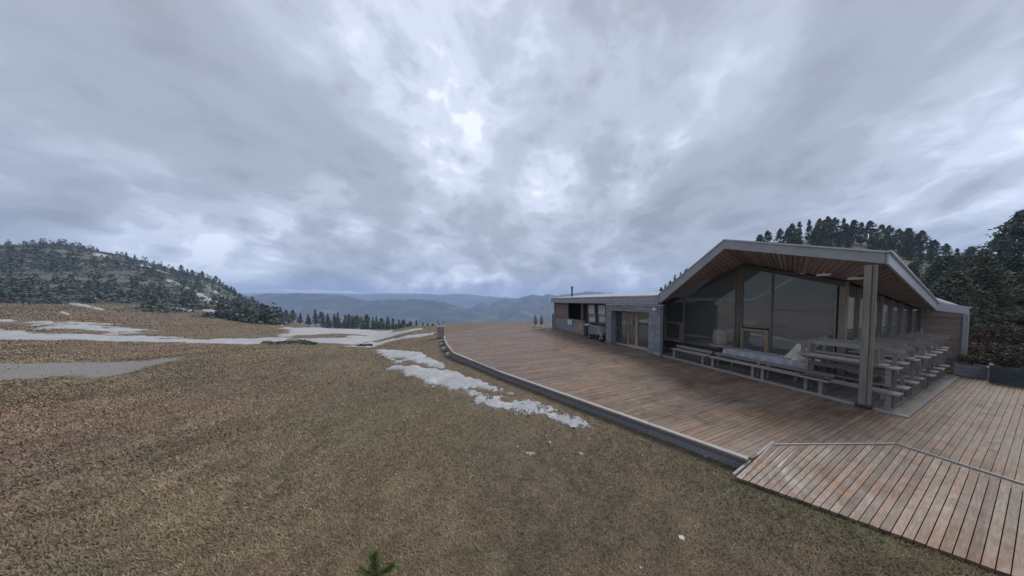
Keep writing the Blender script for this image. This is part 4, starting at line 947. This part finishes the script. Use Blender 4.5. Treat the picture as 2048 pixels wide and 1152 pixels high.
# wooded hill behind the hall
SKY = [(1515, 470), (1530, 462), (1555, 458), (1578, 448), (1592, 444), (1612, 440), (1632, 438), (1648, 434), (1662, 436), (1680, 437), (1700, 441), (1716, 445), (1732, 443), (1755, 450), (1770, 452), (1790, 458), (1808, 457), (1835, 462), (1862, 480), (1885, 488), (1908, 497), (1935, 494), (1958, 498)]
def at_depth(x, Y): return ((x - CX) / F * Y, Y)
def top_tree(x, y, Y, kinds, label, group, lo=.5, hi=1.4):
    X, Y = at_depth(x, Y); g = float(terr(X, Y)); d = ray(x, y); zt = CAMZ + d[2] * Y / d[1]
    k = rn.choice(kinds); H = {'round1': 7.5, 'round2': 8.5, 'round3': 6.5, 'spire1': 8.5, 'spire2': 7.2, 'layer1': 11., 'layer2': 9.}[k]
    s = min(hi, max(lo, (zt - g) / H)); return tree(X, Y, k, s, label, group, zt - s * H * .985 + .1)
GH = 'pines on the wooded hill behind the hall'; LH = 'dark green pine in the dense wood on the hill behind the hall'
for k_, (x, y) in enumerate(SKY): top_tree(x, y, 78 + rn.uniform(-5, 5) - max(0, x - 1800) * .16, ['round1', 'round2', 'round3', 'spire1'], ORD[k_] + ' pine from the left on the skyline of the wooded hill behind the hall', 'skyline pines behind the hall', .55, 1.1)
for k in range(118):
    x = rn.uniform(1505, 1990); yk = np.interp(x, [p[0] for p in SKY], [p[1] for p in SKY]); f = rn.random()
    Y = 76 - max(0, x - 1800) * .16 - f * 34
    top_tree(x, yk + 6 + f * 75 + rn.uniform(-4, 6), Y, ['round1', 'round2', 'round3', 'spire1', 'spire2'], LH, GH, .45, 1.0)
for k in range(96):
    x = rn.uniform(1865, 2130); Y = 13.5 + 34 * rn.random() ** 1.1; X, Y = at_depth(x, Y); kd = rn.choice(['near1', 'near2'] if Y < 32 else ['round1', 'round3', 'layer2', 'spire1']); g = float(terr(X, Y)); s_ = rn.uniform(.4, .8)
    H = {'round1': 7.5, 'round3': 6.5, 'layer2': 9., 'spire1': 8.5, 'near1': 8., 'near2': 7.}[kd]; lim = CAMZ + (HZ - 512) / F * Y; s_ = min(s_, max(.2, (lim - g) / H))
    tree(X, Y, kd, s_, 'shady pine low on the slope right of the hall', 'pines low on the slope right of the hall')
top_tree(2032, 424, 30, ['layer1'], 'tallest dark pine with tiered branches at the right edge', None, .9, 1.7)
top_tree(1990, 470, 33, ['layer2'], 'tiered pine just left of the tallest pine at the right edge', None, .7, 1.5)
top_tree(2085, 440, 30, ['layer1'], 'dark pine at the extreme right edge behind the tallest pine', None, .7, 1.6)
for k_, (x, y) in enumerate(((1312, 582), (1322, 575), (1330, 568), (1340, 562), (1349, 550), (1360, 545), (1372, 538))): top_tree(x, y, 95, ['round3', 'spire2'], ORD[k_] + ' small pine from the left beside the left roof slope', 'pines beside the left roof edge', .3, 1.0)
# forest on the rim beyond the saddle
RIM = [(600, 626), (615, 628), (630, 620), (642, 624), (655, 627), (668, 628), (675, 626), (690, 630), (697, 629), (705, 632), (713, 631), (722, 634), (733, 629), (745, 635), (752, 633), (762, 637), (775, 634), (785, 637), (797, 640), (806, 640), (820, 643), (832, 641), (845, 646), (855, 647), (865, 648), (585, 620), (572, 620), (560, 614)]
for k_, (x, y) in enumerate(sorted(RIM)): top_tree(x, y, rn.uniform(112, 135), ['round1', 'round3', 'spire1', 'spire2', 'spire2'], ORD[k_] + ' conifer from the left in the row on the rim beyond the saddle', 'conifers on the rim beyond the saddle', .45, 1.1)
for k in range(48):
    x = rn.uniform(565, 865); y = np.interp(x, [560, 630, 760, 870], [625, 630, 640, 650]) + rn.uniform(2, 14); top_tree(x, y, rn.uniform(100, 128), ['round1', 'round3', 'spire1', 'spire2'], 'dark conifer in the forest belt behind the snow strips', 'conifers of the forest belt behind the snow', .35, .95)
# left mountain flank
SKL = [(128, 480), (270, 516), (253, 511), (330, 538), (345, 538), (363, 538), (375, 541), (385, 545), (405, 547), (415, 549), (425, 552), (432, 558), (440, 565), (452, 573), (463, 580), (470, 585), (480, 588), (492, 592), (505, 595), (517, 600), (530, 604), (540, 609), (550, 611), (398, 547)]
def ground_tree(x, y, kinds, s, label, group):
    h_ = hit(x, y, 60)
    if h_ is None or h_[1] > 320: return
    tree(h_[0], h_[1], rn.choice(kinds), s, label, group, h_[2])
for k_, (x, y) in enumerate(sorted(SKL)):
    ground_tree(x, y + rn.uniform(5, 9), ['round1', 'round3', 'spire2'], rn.uniform(.55, 1.0), ORD[k_] + ' small pine from the left on the skyline of the left mountain flank', 'skyline pines of the left mountain flank')
# low dwarf pine cover on the flank: one mass
r_ = np.random.default_rng(77); pts = []
for k in range(5600):
    x = r_.uniform(-420, 570); top = np.interp(x, [-420, 128, 200, 270, 330, 410, 440, 500, 560], [440, 486, 500, 518, 542, 556, 575, 603, 622]); bot = np.interp(x, [-420, 330, 560], [600, 610, 643])
    y = top + 2 + (bot - top) * r_.random()
    Y = np.interp((bot - y) / (bot - top), [0, 1], [58, 200]); X = (x - CX) / F * Y; pts.append((X, Y))
pts = np.array(pts); pts = pts[fbm(pts[:, 0] * .05, pts[:, 1] * .05, 3, 4) > .47]; pts = pts[~in_outline(pts[:, 0], pts[:, 1])]
zc = terr(pts[:, 0], pts[:, 1]); base = np.column_stack([pts, zc])
ctr = np.repeat(base, 22, 0); ctr += r_.normal(size=ctr.shape) * np.array([1.1, 1.1, .35]) + np.array([0, 0, .45])
tr_ = base[r_.random(len(base)) < .16]; ct2 = np.repeat(tr_, 60, 0); hh_ = r_.random(len(ct2)) ** 1.3; rad_ = .95 * np.minimum(1, hh_ * 6) * (1 - hh_) ** .6; an_ = r_.uniform(0, 6.28, len(ct2))
sz_ = np.repeat(r_.uniform(.6, 1.25, len(tr_)), 60); ct2 = ct2 + np.column_stack([np.cos(an_) * rad_ * sz_, np.sin(an_) * rad_ * sz_, (.3 + hh_ * 4.2) * sz_]); ctr = np.concatenate([ctr, ct2])
Vv, Q = leaf_quads(ctr, r_, .30, .4); o = raw_mesh('dwarf_pine_scrub', Vv, Q, M['shrub']); tag(o, 'low dark dwarf pine scrub covering the left mountain flank', kind='stuff')
# dark shrubs at the crest of the meadow
for j, (x, y, s) in enumerate(sorted(((534, 687, .5), (548, 689, .45), (563, 688, .55), (585, 687, .5), (598, 686, .7), (612, 688, .55), (622, 690, .35), (736, 693, .35), (722, 694, .35)))):
    h_ = hit(x, y)
    s_ = empty('dwarf_pine', tuple(h_), random.uniform(0, 6)); tag(s_, ORD[j] + ' low dwarf pine from the left on the crest of the brown meadow', 'shrub', 'dwarf pines on the meadow crest')
    ctr, q_ = blob_leaves((0, 0, .12), (s * 1.2, s * 1.0, s * .45), 500, .06, 500 + j); Vv, Q = leaf_quads(ctr, q_, .07); raw_mesh('foliage', Vv, Q, M['shrub'], parent=s_); MB().tube((0, 0, -.1), (0, 0, .25), .03, .015, 6).build('stem', M['trunk'], s_)

# ------------------------------------------------------------------ young pine at the bottom
h_ = hit(752, 1158); sp = empty('young_pine', (h_[0], h_[1], h_[2])); tag(sp, 'bright green young pine shoot at the bottom of the frame', 'sapling')
def shoot(base, tip, n, ln, seed):
    r_ = np.random.default_rng(seed); b0 = np.array(base); t0 = np.array(tip); d = (t0 - b0) / np.linalg.norm(t0 - b0); Vv = []; 
    for i in range(n):
        p = b0 + (t0 - b0) * r_.random() ** .8; o = r_.normal(size=3); o -= d * (o @ d); o /= np.linalg.norm(o); dr = d * r_.uniform(.55, 1.0) + o * r_.uniform(.35, .8); dr /= np.linalg.norm(dr)
        sd_ = np.cross(dr, r_.normal(size=3)); sd_ /= np.linalg.norm(sd_); L = ln * r_.uniform(.7, 1.1); Vv += [p - sd_ * .004, p + sd_ * .004, p + dr * L]
    raw_mesh('needles', np.array(Vv), np.arange(3 * n).reshape(n, 3), M['young'], parent=sp); MB().tube(base, tip, .012, .006, 6).build('stem', M['trunk'], sp)
shoot((0, 0, .0), (-.02, .0, .30), 520, .12, 1); shoot((-.01, 0, .03), (-.17, -.02, .16), 240, .09, 2); shoot((.01, 0, .03), (.2, .02, .15), 260, .1, 3); shoot((.01, 0, .0), (.12, -.08, .1), 200, .1, 4)

# ------------------------------------------------------------------ dry grass on the near meadow: one mass of blades
nb = 1050000
r_ = np.random.default_rng(3); lo, hi = math.log(2.0), math.log(75.0)
Yb = np.exp(lo + (hi - lo) * r_.random(nb) ** 1.25); tb_ = r_.uniform(-2.7, 2.35, nb); Xb = tb_ * Yb
uu = CP * Xb + SP * Yb; vv = -SP * Xb + CP * Yb
fu = np.where(vv >= 2.25, np.interp(vv, [p[0] for p in FRONT[::-1]], [p[1] for p in FRONT[::-1]]) - .1, 4.71 + (2.28 - vv) * .577 - .01)
keep = ((uu < fu) & (vv < 21)) | ((vv >= 21) & (uu < -.6))
keep &= ~(in_outline(Xb, Yb) & (r_.random(nb) > .05))
cl_ = fbm(Xb * 2.2, Yb * 2.2, 3, 12); keep &= (cl_ > .12 + .16 * r_.random(nb))
sn = np.zeros(nb, bool); keep &= ~sn
fu_k, uu_k, vv_k = fu[keep], uu[keep], vv[keep]
Xb, Yb, cl_ = Xb[keep], Yb[keep], cl_[keep]; n = len(Xb); Zb = terr(Xb, Yb)
R_ = np.hypot(Xb, Yb); ang = r_.uniform(0, 6.28, n) ; lean = r_.uniform(.65, 1.5, n)
wind = fbm(Xb * .6, Yb * .6, 2, 31) * 9; ang = np.where(r_.random(n) < .15, wind + r_.normal(size=n) * .6, ang)
L = r_.uniform(.02, .07, n) * (.8 + .5 * cl_) * (1 + R_ * .02); wd = (.0028 + .0006 * R_) * r_.uniform(.7, 1.3, n)
dx, dy = np.cos(ang), np.sin(ang); top = np.stack([Xb + dx * L * np.sin(lean), Yb + dy * L * np.sin(lean), Zb + L * np.cos(lean) + .004], -1)
b0 = np.stack([Xb - dy * wd, Yb + dx * wd, Zb - .004], -1); b1 = np.stack([Xb + dy * wd, Yb - dx * wd, Zb - .004], -1)
Vv = np.stack([b0, b1, top], 1).reshape(-1, 3)
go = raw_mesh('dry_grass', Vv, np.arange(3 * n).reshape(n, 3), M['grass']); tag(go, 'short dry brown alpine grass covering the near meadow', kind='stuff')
pal = np.array([(.185, .145, .098), (.215, .172, .12), (.15, .13, .084), (.175, .118, .084), (.27, .225, .165), (.115, .088, .066)])
sel = np.clip((fbm(Xb * .35, Yb * .35, 4, 41) * .9 + .05 + r_.normal(size=n) * .3), 0, .999); pick = (sel * 4).astype(int)
pick = np.where(r_.random(n) < .08, 4, pick); pick = np.where(r_.random(n) < .10, 5, pick)
cc = pal[pick] * r_.uniform(1.22, 1.55, (n, 1)); p4 = np.clip((fbm(Xb * 6.5, Yb * 6.5, 3, 99) - .5) * 5, -1, 1)[:, None]; cc = cc * (1 + .15 * p4)
p1 = np.clip((fbm(Xb * .45, Yb * .45, 5, 91) - .5) * 4.5, -1, 1)[:, None]; p2 = np.clip((fbm(Xb * 1.6, Yb * 1.6, 4, 93) - .5) * 4.5, -1, 1)[:, None]; p3 = np.clip((fbm(Xb * .16, Yb * .16, 4, 95) - .5) * 5, -1, 1)[:, None]
cc = cc * np.array([[.90, .885, .86]]); cc = cc * (1 + .16 * p1 * np.array([[1, .75, .6]]) + .12 * p2 + .09 * p3 * np.array([[-.9, .1, -.5]]))
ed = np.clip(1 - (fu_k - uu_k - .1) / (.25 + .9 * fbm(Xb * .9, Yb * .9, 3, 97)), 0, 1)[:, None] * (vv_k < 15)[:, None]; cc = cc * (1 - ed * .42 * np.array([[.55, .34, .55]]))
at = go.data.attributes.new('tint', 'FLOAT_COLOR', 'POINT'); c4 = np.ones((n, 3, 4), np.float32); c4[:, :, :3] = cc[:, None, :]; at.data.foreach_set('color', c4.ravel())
